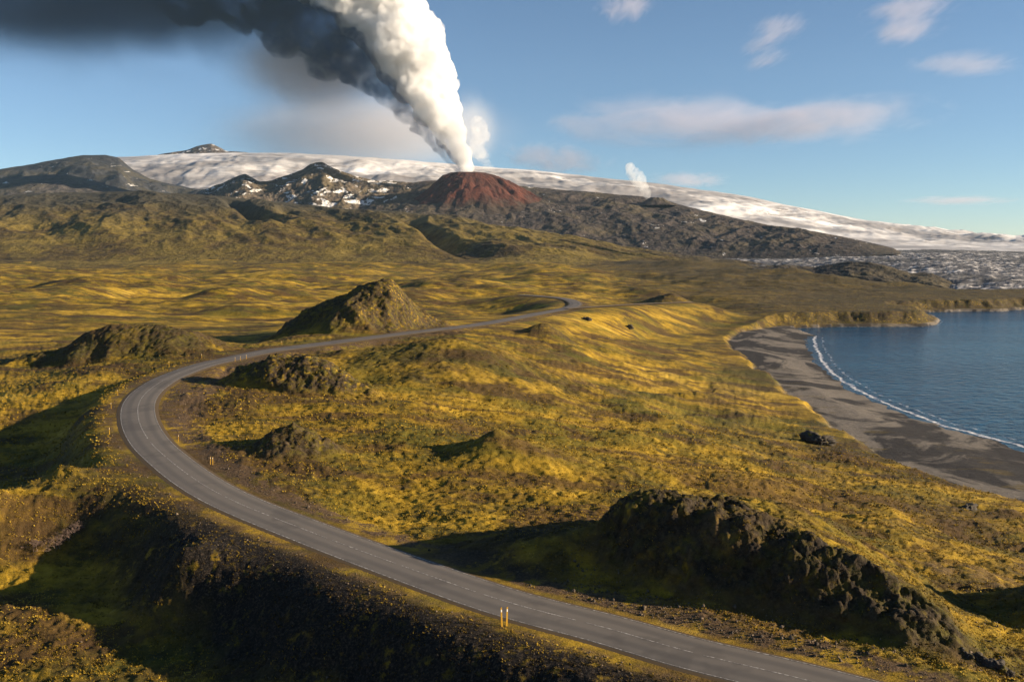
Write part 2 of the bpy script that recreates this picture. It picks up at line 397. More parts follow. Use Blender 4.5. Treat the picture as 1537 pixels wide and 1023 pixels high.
    soil_shade = np.maximum((1 - ss(r1, 0.75, 1.15)), 0.9 * (1 - ss(r2, 0.55, 0.95)) * (b2 > 0)) * ss(fbm(x / 6, y / 6, 4, 240), -0.55, 0.0)  # dark rock of the near hill, plus shade painted onto its left tail
    bank = np.maximum(bank, np.where(r1 < 1.15, 0.55, 0.85) * soil_shade)
    # the road bench
    rz = RD[ri, 2]; hw = HW[ri]
    ins = ~out
    wdt = np.where(out, 11.0, 6.0) + 3.0 * fbm(x / 9, y / 9, 2, 190) + 40 * ss(y, 300, 430)
    w = 1 - ss(np.abs(sd), hw + 1.3, hw + 1.3 + wdt)
    z = z * (1 - w) + (rz - 0.10 - 0.0008 * np.maximum(y - 100, 0)) * w
    wt = 1 - ss(np.abs(td), 2.0, 50.0); z = z * (1 - wt) + (TRACK[ti, 2] - 0.3) * wt
    verge = ss(np.abs(sd), hw + 0.9, hw + 1.6)
    nb = 2.5 * fbm(x / 4, y / 4, 4, 195)
    # wide gravel apron on the inside of the bend
    apron = np.where(ins, 4 + 7.0 * np.exp(-((ri - (I_BEND - 25)) / 45.0) ** 2) + 1.0 * ss(ri, I_BEND + 20, I_BEND + 60), 2.0)
    gravel = (1 - ss(np.abs(sd) + nb, hw + apron, hw + apron + 2.0)) * (0.35 + 0.65 * verge) * np.where(ins, 1, 0.75)
    gravel = np.maximum(gravel, (1 - ss(np.abs(td), 3, 6)) * 0.6)
    flat = ss(fbm(x / 40, y / 14, 4, 210), 0.32, 0.5) * ss(x, -5, 15) * (1 - ss(y, 340, 420)) * 0.7
    beach = ss(-dn, -2.5, 1.0)
    veg = ss(wd, 14, 40) * (1 - ss(-d, 30, 60)) * (1 - ss(y, 330, 420))
    rock = np.clip(np.maximum(rough, 0.95 * ss(x + 40 * fbm(x / 60, y / 60, 3, 220), 50, 260) * ss(y, 400, 560)), 0, 1)
    heath = 0.55 * (1 - ss(d, 15, 70)) * ss(fbm(x / 18, y / 30, 4, 230), -0.15, 0.25) * (d > 0) * (1 - roadw)
    rock = np.maximum(rock, heath)
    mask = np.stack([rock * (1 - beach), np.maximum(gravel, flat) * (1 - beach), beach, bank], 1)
    return z, mask, veg, own, d, sd

# ground sheet: rows even in 1/Y so that the tessellation follows the distance
def rows_cols():
    q = np.linspace(1 / 60.0, 1 / 1000.0, 500); Yr = 1 / q
    Yr = np.sort(np.r_[Yr, np.arange(455, 999, 3.7)])
    Yr = np.r_[np.linspace(14, 58, 26), Yr, np.geomspace(1012, 2700, 90)]
    u = np.r_[np.linspace(-2.2, -0.68, 60)[:-1], np.linspace(-0.68, 0.68, 1000), np.linspace(0.68, 2.2, 60)[1:]]
    return Yr, u
Yr, uc = rows_cols()
GX = (Yr[:, None] * uc[None, :]).ravel(); GY = np.repeat(Yr, len(uc))
gz, gmask, gveg, gown, gd, gsd = ground(GX, GY)
gz2 = gz - 0.9 * ss(gown, 0.35, 1.3)
GV = np.stack([GX, GY, gz2], 1); GF = grid_faces(len(Yr), len(uc))
fd = gd[GF].mean(1); far_sea = fd < -120
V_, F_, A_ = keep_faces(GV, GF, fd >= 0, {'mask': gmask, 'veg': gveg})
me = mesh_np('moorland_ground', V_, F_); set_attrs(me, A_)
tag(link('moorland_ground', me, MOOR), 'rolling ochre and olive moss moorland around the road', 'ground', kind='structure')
V_, F_, A_ = keep_faces(GV, GF, (fd < 0) & (fd > -130), {'mask': gmask, 'veg': gveg})
me = mesh_np('beach', V_, F_); set_attrs(me, A_)
tag(link('beach', me, MOOR), 'dark grey sand beach curving along the bay', 'beach', kind='structure')
# coarse ground under and behind the viewpoint
bx, by = np.meshgrid(np.linspace(-400, 400, 81), np.linspace(-240, 14.5, 40))
bz, bm_, bv, _, bd, _ = ground(bx.ravel(), by.ravel())
me = mesh_np('hillside', np.stack([bx.ravel(), by.ravel(), bz - 0.3], 1), grid_faces(40, 81)); set_attrs(me, {'mask': bm_, 'veg': bv})
tag(link('hillside', me, MOOR), 'moss slope below the viewpoint', 'ground', kind='structure')

MLAB = {'cone': 'steep conical mossy crag standing above the far side of the road',
        'west': 'low dark crag with a long shadow left of the road bend',
        'inner': 'rough lava knoll inside the road bend', 'middle': 'broad yellow moss hill with a rocky brow in the middle of the moor',
        'small': 'small brown rocky hummock beside the inside of the road', 'hump': 'smooth yellow moss swell with a small shadow in the hollow',
        'near': 'big steep craggy hill beside the near stretch of road'}
CRAG_TUFTS = []
for k, m in MOUNDS.items():
    ra, rb = max(m.rl, m.rr) * 1.3, max(m.rf, m.rb) * 1.3
    R = max(ra, rb) if abs(m.s) > 0.3 else None
    ex, ey = (R, R) if R else (ra, rb)
    nx, ny = int(2 * ex / m.res), int(2 * ey / m.res)
    X, Y = np.meshgrid(m.x + np.linspace(-ex, ex, nx), m.y + np.linspace(-ey, ey, ny))
    X, Y = X.ravel(), Y.ravel()
    b, r = m.bump(X, Y)
    Fq = grid_faces(ny, nx); kf = b[Fq].max(1) > 0.3
    V, Fq, _ = keep_faces(np.stack([X, Y, X * 0], 1), Fq, kf, {})
    z, mk, vg, _, _, sd = ground(V[:, 0], V[:, 1]); V[:, 2] = z + 0.03
    me = mesh_np('tmp', V, Fq); nn = np.zeros(len(V) * 3, np.float32); me.vertices.foreach_get('normal', nn); nn = nn.reshape(-1, 3); bpy.data.meshes.remove(me)
    L = float(np.clip(m.y / 120, 0.8, 2.4)); am = mk[:, 0] * (1 - ss(-np.abs(sd), -9, -5)) * ss(m.bump(V[:, 0], V[:, 1])[0], 0.3, 1.6)
    P3 = V * np.array([1, 1, 0.8])
    dsp = 2.6 * (0.30 - np.abs(perlin3(P3 / np.array([6.0, 6.0, 11.0]) / L, 801))) + 0.42 * (0.35 - np.abs(perlin3(P3 / np.array([2.6, 2.6, 4.0]) / L, 802))) * 1.3 + 0.30 * perlin3(P3 / (1.1 * L), 803) + 0.30 * perlin3(P3 / (0.5 * L), 804) + 0.16 * perlin3(P3 / (0.26 * L), 805)
    V = V + nn * (dsp * am * L * {'near': 1.0, 'cone': 0.65, 'west': 0.5, 'inner': 0.6, 'small': 0.5}.get(k, 0.5))[:, None]
    pick = rng.rand(len(V)) < {'near': 0.10, 'small': 0.12}.get(k, 0.14) * (0.3 + 0.7 * am) * (fbm(V[:, 0] / 2.5, V[:, 1] / 2.5, 3, 970) > -0.05)
    CRAG_TUFTS.append(V[pick])
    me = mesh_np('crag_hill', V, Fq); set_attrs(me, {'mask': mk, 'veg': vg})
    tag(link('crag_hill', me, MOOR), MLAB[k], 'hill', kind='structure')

# ------------------------------------------------------------------ road
def road_mats():
    m = MT('asphalt'); a = m.attr('across').outputs['Fac']
    n = m.noise(0.5, 4, 0.6); n2 = m.noise(9, 3, 0.7)
    wheel = m.math('ADD', m.rng(m.math('ABSOLUTE', m.math('SUBTRACT', m.math('ABSOLUTE', a), 0.50)), 0.04, 0.24, 1, 0), 0.0)
    c = m.mix(n, (0.108, 0.095, 0.083), (0.158, 0.138, 0.118)); c = m.mix(m.math('MULTIPLY', wheel, 0.6), c, (0.072, 0.066, 0.062))
    c = m.mix(m.math('MULTIPLY', n2, 0.35), c, (0.16, 0.145, 0.13))
    e = m.rng(m.math('ADD', m.math('ABSOLUTE', a), m.math('MULTIPLY', n, 0.1)), 0.97, 1.06)
    c = m.mix(m.rng(m.noise(0.12, 4, 0.6), 0.52, 0.6, 0, 0.35), c, (0.060, 0.055, 0.052))
    c = m.mix(e, c, (0.095, 0.066, 0.036))
    m.bump(n2, 0.15, 0.02); am = m.done(c, 0.8)
    p = MT('road_paint'); w = p.noise(3.0, 4, 0.7); pm = p.done(p.mix(p.rng(w, 0.40, 0.70), (0.14, 0.125, 0.11), (0.48, 0.45, 0.41)), 0.7)
    return am, pm
ASPHALT, PAINT = road_mats()
def ribbon(R, N, offs, z_off, a=None):
    n = len(R); k = offs.shape[1]
    V = np.zeros((n, k, 3)); V[:, :, :2] = R[:, None, :2] + N[:, None, :] * offs[:, :, None]
    V[:, :, 2] = R[:, None, 2] + z_off
    return V.reshape(-1, 3)
zoff = -0.0003 * np.maximum(RD[:, 1] - 100, 0) * 0
offs = np.stack([-HW - 0.9, -HW, -HW * 0.66, -HW * 0.33, HW * 0, HW * 0.33, HW * 0.66, HW, HW + 0.9], 1)
zz = np.array([[-0.22, -0.02, 0.02, 0.045, 0.06, 0.045, 0.02, -0.02, -0.22]])
V = ribbon(RD, RN, offs, zz); me = mesh_np('road', V, grid_faces(len(RD), 9)[:, ::-1])
set_attrs(me, {'across': np.tile(np.array([-1.1, -1, -.66, -.33, 0, .33, .66, 1, 1.1]), len(RD))})
road = tag(link('road', me, ASPHALT), 'grey two lane asphalt road sweeping through an S bend', 'road', kind='structure')
def line(name, i0, i1, off, w, z, dash=None):
    Vs, Fs = [], []; cnt = 0
    spans = [(i0, i1)] if dash is None else [(a, min(a + dash[0], i1)) for a in range(i0, i1 - 1, dash[1])]
    for a, b in spans:
        r = RD[a:b + 1]; n_ = RN[a:b + 1]
        if len(r) < 2: continue
        o = off[a:b + 1] if hasattr(off, '__len__') else np.full(len(r), off)
        v = ribbon(r, n_, np.stack([o - w / 2, o + w / 2], 1), z)
        Vs.append(v); Fs.append(grid_faces(len(r), 2)[:, ::-1] + cnt); cnt += len(v)
    return link(name, mesh_np(name, np.concatenate(Vs), np.concatenate(Fs)), PAINT, road)
line('edge_line', 0, I_BEND + 10, HW - 0.22, 0.12, 0.012)
line('edge_line', 0, I_BEND + 10, -HW + 0.22, 0.12, 0.012)
i_sol = near_px(RD, 223, 660, 3.1)
line('centre_line', 0, i_sol, 0.0, 0.13, 0.075, (11, 12))
line('centre_line', i_sol + 1, I_BEND + 30, 0.0, 0.17, 0.075)
tw = np.full(len(TRACK), 2.2)
mt = MT('track_gravel'); tm = mt.done(mt.mix(mt.noise(0.4, 4), (0.09, 0.065, 0.045), (0.20, 0.155, 0.11)), 0.95)
V = ribbon(TRACK, TN, np.stack([-tw, tw * 0, tw], 1), np.array([[0.30, 0.62, 0.30]]))
tag(link('gravel_track', mesh_np('gravel_track', V, grid_faces(len(TRACK), 3)[:, ::-1]), tm), 'thin pale gravel track leaving the far road bend', 'track', kind='structure')

# ------------------------------------------------------------------ sea
def make_water():
    m = MT('water'); df = m.attr('shore').outputs['Fac']
    w1 = m.noise(0.25, 4, 0.6, (0.6, 1, 1)); w2 = m.noise(0.02, 3, 0.6, (0.5, 1.6, 1))
    col = m.mix(m.rng(w2, 0.4, 0.65), (0.002, 0.034, 0.076), (0.008, 0.056, 0.110))
    f = m.math('ADD', df, m.math('MULTIPLY', m.math('SUBTRACT', m.noise(0.12, 5, 0.65), 0.5), 6.0))
    band = m.math('MULTIPLY', m.rng(f, -2.6, -1.9), m.rng(f, -1.4, -0.2, 1, 0))
    br = m.math('MULTIPLY', m.math('MULTIPLY', m.rng(f, 2.5, 3.1), m.rng(f, 3.1, 4.2, 1, 0)), m.rng(m.noise(0.2, 4), 0.45, 0.6))
    foam = m.math('MULTIPLY', m.math('MAXIMUM', band, m.math('MULTIPLY', br, 0.6)), m.rng(m.noise(0.8, 4, 0.7), 0.33, 0.52), True)
    c = m.mix(foam, col, (0.62, 0.60, 0.60))
    m.b.inputs['Specular IOR Level'].default_value = 0.36; m.b.inputs['IOR'].default_value = 1.33
    m.bump(w1, 1.0, 2.5)
    return m.done(c, m.mix(foam, (0.16,) * 3, (0.8,) * 3))
WATER = make_water()
sY = np.r_[np.linspace(60, 130, 20), 1 / np.linspace(1 / 132.0, 1 / 900.0, 330), np.geomspace(905, 1500, 30)]
su = np.linspace(0.1, 1.6, 620)
SX = (sY[:, None] * su[None, :]).ravel(); SYY = np.repeat(sY, len(su)); sdd = coast_dist(SX, SYY)
swd = water_dist(SX, SYY)
far_part = (SYY > FAR_Y - 6) | ((SX > 200) & (SYY > 555))
shore = np.where(far_part, -sdd, swd * sea_side(SX, SYY))
SVv = np.stack([SX, SYY, np.full(len(SX), SEA_Z)], 1); SF = grid_faces(len(sY), len(su))
ks = (shore[SF].max(1) > -9.0) & (sdd[SF].min(1) < 6)
V_, F_, A_ = keep_faces(SVv, SF, ks, {'shore': np.where(far_part, np.maximum(-sdd, 0), np.where(shore > 0, np.minimum(swd, np.abs(sdd)), -np.minimum(swd, 9.0)))})
V_[:, 2] += 0.02
me = mesh_np('sea', V_, F_); set_attrs(me, A_)
tag(link('sea', me, WATER), 'calm blue bay with a thin white surf line', 'sea', kind='structure')

# ------------------------------------------------------------------ far relief: strips between ridge lines
def strip(name, x0, x1, nx, spans, mat, label, cat, fn=None, kind='structure'):
    """spans: list of (depth Y or [(px,Y)..], [(px,py)..], rows to next, easing power)"""
    px = np.linspace(x0, x1, nx); rowsV = []
    def cur(sp):
        Y = sp[0] if not hasattr(sp[0], '__len__') else np.interp(px, *zip(*sp[0]))
        Y = np.broadcast_to(Y, px.shape).astype(float)
        xs, ys = zip(*sp[1]); py = np.interp(px, xs, ys)
        # soften the corners of the traced line
        kk = np.hanning(max(3, int(nx * 8 / (x1 - x0)) | 1)); kk /= kk.sum()
        pad = len(kk) // 2; py = np.convolve(np.pad(py, pad, mode='edge'), kk, 'valid')[:nx]
        u, e = ray(px, py)
        return Y, CAM_H + e * Y
    uu = ray(px, np.full(nx, 375.0))[0]
    cs = [cur(s) for s in spans]; prof = []
    for i in range(len(cs) - 1):
        n, pw = spans[i][2], spans[i][3]
        for k in range(n + (1 if i == len(cs) - 2 else 0)):
            t = k / n; tz = t ** pw if pw > 0 else 1 - (1 - t) ** (-pw)
            Y = cs[i][0] * (1 - t) + cs[i + 1][0] * t; Z = cs[i][1] * (1 - tz) + cs[i + 1][1] * tz
            rowsV.append(np.stack([uu * Y, Y, Z], 1)); prof.append(i + t)
    V = np.stack(rowsV); nr = len(rowsV); V = V.reshape(-1, 3)
    T = np.repeat(np.array(prof), nx); PX = np.tile(px, nr)
    if fn is not None: V[:, 2] += fn(V[:, 0], V[:, 1], V[:, 2], T, PX)
    me = mesh_np(name, V, grid_faces(nr, nx)[:, ::1]); set_attrs(me, {'t': T})
    return tag(link(name, me, mat), label, cat, kind=kind)

def gash(X, Y, pts, w, depth):                 # a ravine along pixel/depth points
    P = np.array([(ray(a, 375)[0] * d, d) for a, d in pts]); best = np.full(len(X), 1e18)
    for a, b in zip(P[:-1], P[1:]):
        ab = b - a; t = np.clip(((X - a[0]) * ab[0] + (Y - a[1]) * ab[1]) / (ab @ ab), 0, 1)
        np.minimum(best, (X - a[0] - t * ab[0]) ** 2 + (Y - a[1] - t * ab[1]) ** 2, out=best)
    return -depth * np.exp(-best / w ** 2)

def make_hill_mat():
    m = MT('hill_heath')
    n1 = m.noise(0.004, 4, 0.6); n2 = m.noise(0.018, 5, 0.62); n3 = m.noise(0.08, 4, 0.65)
    t = m.rng(m.math('ADD', m.math('MULTIPLY', n1, 0.4), m.math('ADD', m.math('MULTIPLY', n2, 0.4), m.math('MULTIPLY', n3, 0.25))), 0.38, 0.66, 0, 1, False)
    c = m.ramp(t, [(0.05, (0.028, 0.020, 0.012)), (0.35, (0.075, 0.050, 0.016)), (0.6, (0.125, 0.090, 0.020)), (0.95, (0.21, 0.148, 0.032))])
    x, y, z = m.pos()
    hi = m.rng(m.math('ADD', z, m.math('MULTIPLY', n1, 120)), 150, 260)
    c = m.mix(hi, c, m.mix(n2, (0.03, 0.026, 0.02), (0.075, 0.065, 0.04)))
    g = m.rng(m.math('ADD', x, m.math('MULTIPLY', n2, 500)), 500, 1000)      # greyer lava towards the coast
    c = m.mix(m.math('MULTIPLY', g, 0.8), c, m.mix(n3, (0.03, 0.024, 0.02), (0.085, 0.066, 0.05)))
    m.bump(m.math('ADD', n2, m.math('MULTIPLY', n3, 0.4)), 0.8, 14)
    return m.done(c, 0.95)
def make_rock_mat(name, base, dark, snow_amt, snow_z=None):
    m = MT(name); n1 = m.noise(0.006, 5, 0.62); n2 = m.noise(0.03, 5, 0.65); n3 = m.noise(0.012, 6, 0.7, (1.3, 0.5, 2.5), dist=0.6)
    c = m.mix(m.rng(n2, 0.3, 0.7), dark, base)
    c = m.mix(m.rng(n1, 0.45, 0.65), c, tuple(0.5 * (a + b) for a, b in zip(base, (0.075, 0.06, 0.025))))
    sn = m.rng(n3, 0.70 - 0.2 * snow_amt, 0.745 - 0.2 * snow_amt)
    if snow_z:
        x, y, z = m.pos(); sn = m.math('MULTIPLY', sn, m.rng(m.math('ADD', z, m.math('MULTIPLY', n1, 80)), snow_z[0], snow_z[1]))
    c = m.mix(sn, c, (0.62, 0.60, 0.58))
    m.bump(m.math('ADD', n2, n1), 0.8, 16)
    return m.done(c, 0.95)
def make_ice_mat():
    m = MT('glacier_snow'); n1 = m.noise(0.0016, 5, 0.6, (0.35, 1.6, 3)); n2 = m.noise(0.01, 5, 0.65, (0.5, 1, 2)); n3 = m.noise(0.005, 6, 0.7, (0.5, 1.2, 5), dist=0.8)
    c = m.mix(m.rng(n1, 0.38, 0.62), (0.26, 0.245, 0.245), (0.76, 0.735, 0.715))
    c = m.mix(m.math('MULTIPLY', m.rng(n3, 0.53, 0.66), 0.80), c, (0.15, 0.125, 0.11))
    c = m.mix(m.math('MULTIPLY', m.rng(n2, 0.45, 0.7), 0.25), c, (0.40, 0.36, 0.34))
    m.bump(n2, 0.5, 12)
    return m.done(c, 0.8)
def make_icefield_mat():
    m = MT('icefield'); n1 = m.noise(0.012, 5, 0.65, (0.6, 1.4, 1)); n2 = m.noise(0.05, 5, 0.7, (0.6, 1.4, 1)); n3 = m.noise(0.004, 4, 0.6, (0.4, 1, 1))
    c = m.mix(m.rng(n2, 0.52, 0.60), m.mix(n1, (0.04, 0.04, 0.046), (0.13, 0.125, 0.13)), (0.62, 0.58, 0.54))
    c = m.mix(m.math('MULTIPLY', m.rng(n3, 0.48, 0.6), 0.8), c, m.mix(n2, (0.025, 0.024, 0.026), (0.10, 0.095, 0.09)))
    m.bump(m.math('ADD', n1, n2), 0.8, 6)
    return m.done(c, 0.9)
HILL = make_hill_mat(); ICE = make_ice_mat(); FIELD = make_icefield_mat()
LAVA = make_rock_mat('lava_slope', (0.082, 0.064, 0.054), (0.024, 0.020, 0.018), 0.30)
PEAK = make_rock_mat('rocky_peak', (0.13, 0.10, 0.07), (0.03, 0.026, 0.024), 0.72)
GREY = make_rock_mat('grey_fell', (0.11, 0.095, 0.085), (0.045, 0.040, 0.038), 0.22)
SHADED_FELL = make_rock_mat('dark_fell', (0.050, 0.050, 0.054), (0.026, 0.027, 0.031), 0.30)  # fell's blue shadow put into the colour: rock darkened and cooled

# glacier and ice cap, far behind everything
def fn_ice(X, Y, Z, T, PX):
    w = ss(T, 0, 0.6) * (1 - ss(T, 1.6, 2))
    a = 60 * fbm(X / 900, Y / 500, 4, 600) + 26 * ridged(X / 300, Y / 220, 5, 610)
    return a * np.where(T < 1, w * (1 - 0.8 * ss(T, 0.75, 1.0)), 0.15)
strip('glacier', -500, 2050, 900, [
    (5200, [(-500, 372), (2050, 382)], 110, -1.25),
    (7200, [(-500, 300), (0, 258), (120, 240), (180, 235.5), (230, 233.5), (400, 229), (450, 230), (600, 239), (740, 251), (800, 255), (930, 270), (1000, 278), (1100, 292), (1200, 312), (1300, 332), (1400, 344), (1537, 357), (1700, 369), (2050, 378)], 24, 1.0),
    (9500, [(-500, 330), (300, 262), (900, 300), (1537, 372), (2050, 382)], 1, 1)],
    ICE, 'white ice cap rising across the whole skyline', 'glacier', fn_ice)
strip('summit', 225, 405, 200, [
    (7150, [(225, 240), (405, 240)], 30, 1.0),
    (7400, [(225, 236), (255, 230.5), (285, 226), (303, 219.5), (315, 217), (323, 215.5), (330, 219), (345, 227), (375, 229), (405, 236)], 10, 1.0),
    (7900, [(225, 245), (405, 245)], 1, 1)],
    make_rock_mat('summit_rock', (0.13, 0.10, 0.08), (0.04, 0.034, 0.03), 0.72), 'small rocky snow dusted summit on the ice cap skyline', 'mountain',
    lambda X, Y, Z, T, PX: 14 * ridged(X / 120, Y / 120, 4, 640) * ss(T, 0.1, 0.5) * (1 - 0.7 * ss(T, 0.8, 1)))
# the dark fell on the left
strip('dark_fell', -500, 480, 420, [
    (5000, [(-500, 330), (480, 330)], 70, 1.0),
    (6200, [(-500, 300), (-200, 276), (0, 255), (60, 246), (90, 240.5), (130, 233.5), (165, 232.5), (185, 237), (205, 254), (230, 268), (270, 279), (330, 284), (400, 300), (480, 320)], 20, 1.0),
    (7600, [(-500, 330), (0, 290), (480, 345)], 1, 1)],
    SHADED_FELL, 'dark blue shaded fell with streaks of snow at far left', 'mountain',
    lambda X, Y, Z, T, PX: (70 * (ridged(X / 600, Y / 500, 4, 650) - 0.5) + 20 * ridged(X / 200, Y / 160, 3, 655)) * ss(T, 0, 0.4) * (1 - 0.85 * ss(T, 0.75, 1)))
strip('grey_fell', -500, 420, 420, [
    (3900, [(-500, 340), (420, 330)], 60, 1.0),
    (4700, [(-500, 300), (-100, 276), (0, 269), (60, 264), (105, 262), (140, 269), (170, 279), (200, 287), (260, 293), (420, 312)], 16, 1.0),
    (5400, [(-500, 330), (420, 335)], 1, 1)],
    GREY, 'low grey fell with thin snow patches in front of the dark fell', 'mountain',
    lambda X, Y, Z, T, PX: (30 * ridged(X / 420, Y / 300, 4, 660)) * ss(T, 0, 0.4) * (1 - 0.85 * ss(T, 0.7, 1)))
# rocky ridges left of the volcano
def fn_peaks(X, Y, Z, T, PX):
    w = ss(T, 0.0, 0.35) * (1 - 0.75 * ss(T, 0.75, 1))
    return (46 * (ridged(X / 260, Y / 330, 5, 670) - 0.45) + 10 * ridged(X / 70, Y / 90, 3, 676)) * w
strip('rocky_mountain', 255, 700, 560, [
    (3800, [(255, 330), (700, 345)], 110, 0.9),
    (4500, [(255, 300), (300, 291), (330, 278), (352, 268), (372, 262), (392, 274), (412, 272), (432, 264), (452, 257), (470, 247), (486, 244), (503, 254), (520, 259), (545, 266), (570, 272), (620, 274), (700, 276)], 24, 1.0),
    (5200, [(255, 320), (700, 320)], 1, 1)],
    PEAK, 'craggy brown mountain with snow patches left of the red volcano', 'mountain', fn_peaks)
# the long lava ridge
def fn_lava(X, Y, Z, T, PX):
    w = ss(T, 0.0, 0.3) * (1 - 0.8 * ss(T, 0.8, 1)) * ss(1345 - PX, 0, 160)
    a = 22 * ridged(X / 320 - Y / 700, Y / 420, 4, 680) + 9 * ridged(X / 80, Y / 90, 4, 685)
    return a * w
strip('lava_ridge', 520, 1352, 700, [
    ([(520, 3400), (900, 3000), (1352, 2600)], [(520, 360), (700, 372), (900, 392), (1100, 394), (1352, 381)], 130, 1.0),
    ([(520, 4500), (760, 4450), (1000, 4100), (1352, 2900)], [(520, 300), (570, 284), (640, 272), (720, 272), (790, 281), (850, 286), (900, 290), (960, 296), (1000, 302), (1050, 316), (1100, 328), (1150, 338), (1200, 345), (1260, 355), (1310, 365), (1340, 372), (1352, 378)], 24, 1.0),
    ([(520, 5200), (1352, 3400)], [(520, 320), (1352, 384)], 1, 1)],
    LAVA, 'long dark lava ridge running down from the volcano to the ice', 'ridge', fn_lava)

# volcano cone
def make_cone_mat():
    m = MT('red_scoria'); n1 = m.noise(0.012, 5, 0.6, (1, 1, 0.4)); n2 = m.noise(0.05, 5, 0.65, (1, 1, 0.4))
    c = m.mix(m.rng(n1, 0.36, 0.64), (0.055, 0.022, 0.016), (0.115, 0.040, 0.026)); c = m.mix(m.rng(n2, 0.45, 0.7), c, (0.05, 0.024, 0.018))
    h = m.attr('rel').outputs['Fac']
    c = m.mix(m.rng(m.math('ADD', h, m.math('MULTIPLY', m.math('SUBTRACT', n1, 0.5), 0.7)), 0.10, 0.46), m.mix(n2, (0.028, 0.022, 0.018), (0.085, 0.062, 0.045)), c)
    m.bump(n2, 0.7, 10); return m.done(c, 0.95)
def volcano():
    c = pixd(706, 326, 4080); H = pixd(700, 259, 4080).z - c.z
    th = np.linspace(0, 2 * np.pi, 361)[:-1]; rr = np.linspace(0, 1, 90)
    T, R = np.meshgrid(th, rr); T, R = T.ravel(), R.ravel()
    RX = np.where(np.cos(T) < 0, 450.0, 600.0); RY = 400.0
    prof = np.interp(R, [0, 0.06, 0.12, 0.2, 0.3, 0.45, 0.7, 1.0], [0.90, 0.94, 1.0, 0.975, 0.86, 0.62, 0.28, 0.0])
    Tw = T + 0.35 * fbm(np.cos(T) * 2 + R * 2, np.sin(T) * 2, 3, 699)
    gul = fbm(Tw * 3.0 + 5, R * 1.6, 4, 700) * 0.9 + ridged(Tw * 5, R * 3.0, 3, 705) * 0.22
    X = c.x + RX * R * np.cos(T); Y = c.y + RY * R * np.sin(T)
    z = c.z - 30 + (H + 30) * prof + 30 * gul * ss(R, 0.16, 0.45) * (1 - ss(R, 0.85, 1)) + 10 * fbm(X / 60, Y / 60, 3, 710) * ss(R, 0.1, 0.2)
    z = z + 10 * np.cos(T - 2.6) * ss(R, 0.1, 0.2) * (1 - ss(R, 0.25, 0.5))
    n = 360; i = np.arange(89)[:, None] * n; j = np.arange(n)[None, :]; j2 = (j + 1) % n
    Fq = np.stack([i + j, i + n + j, i + n + j2, i + j2], -1).reshape(-1, 4)
    me = mesh_np('volcano_cone', np.stack([X, Y, z], 1), Fq); set_attrs(me, {'rel': (z - c.z) / H})
    tag(link('volcano_cone', me, make_cone_mat()), 'red brown volcanic cone with gullied flanks under the big smoke column', 'volcano', kind='structure')
volcano()
c2 = pixd(985, 306, 3950)
def vent():
    th = np.linspace(0, 2 * np.pi, 97)[:-1]; rr = np.linspace(0, 1, 30); T, R = np.meshgrid(th, rr); T, R = T.ravel(), R.ravel()
    prof = np.interp(R, [0, 0.2, 0.3, 0.6, 1], [0.85, 0.9, 1, 0.5, 0]); X = c2.x + 95 * R * np.cos(T); Y = c2.y + 80 * R * np.sin(T)
    z = c2.z - 8 + 34 * prof + 6 * ridged(X / 30, Y / 30, 3, 720) * (1 - R)
    n = 96; i = np.arange(29)[:, None] * n; j = np.arange(n)[None, :]; j2 = (j + 1) % n
    me = mesh_np('vent_cone', np.stack([X, Y, z], 1), np.stack([i + j, i + n + j, i + n + j2, i + j2], -1).reshape(-1, 4))
    tag(link('vent_cone', me, LAVA), 'small dark vent cone on the lava ridge under the small white steam', 'volcano', kind='structure')
vent()
# front hills
def fn_hill(X, Y, Z, T, PX):
    w = ss(T, 1.0, 1.3) * (1 - 0.9 * ss(T, 1.7, 2)); wr = 1 - 0.55 * ss(PX, 700, 1100)
    a = 34 * ridged(X / 330 + Y / 420, Y / 700 - X / 900, 4, 730, 0.42) + 6 * ridged(X / 80 + Y / 200, Y / 130, 4, 735)
    g = gash(X, Y, [(345, 2950), (372, 2600), (400, 2350)], 28, 45) + gash(X, Y, [(605, 2700), (655, 2400), (670, 2150), (720, 1950), (760, 1880)], 42, 55)
    g = g + gash(X, Y, [(845, 2450), (930, 2250), (1040, 2100)], 30, 30) + gash(X, Y, [(430, 2700), (445, 2500)], 30, 30) + gash(X, Y, [(690, 2250), (740, 2020)], 40, 30)
    return (a * wr + g) * w + 4 * fbm(X / 120, Y / 80, 3, 738) * ss(T, 0, .1)
strip('hills', -500, 1240, 1100, [
    (1450, [(-500, 428), (1240, 428)], 30, 1.0),
    (1850, [(-500, 386), (0, 389), (400, 392), (700, 398), (900, 399), (1100, 404), (1240, 412)], 200, -1.1),
    (3100, [(-500, 300), (-100, 292), (0, 293), (100, 290), (170, 289), (230, 288), (300, 293), (400, 302), (500, 312), (600, 318), (680, 327), (740, 340), (800, 350), (870, 362), (950, 376), (1020, 386), (1100, 393), (1240, 412)], 24, 1.0),
    (3700, [(-500, 330), (600, 345), (1240, 416)], 1, 1)],
    HILL, 'green brown heath hills with gullies below the mountains', 'hills', fn_hill)
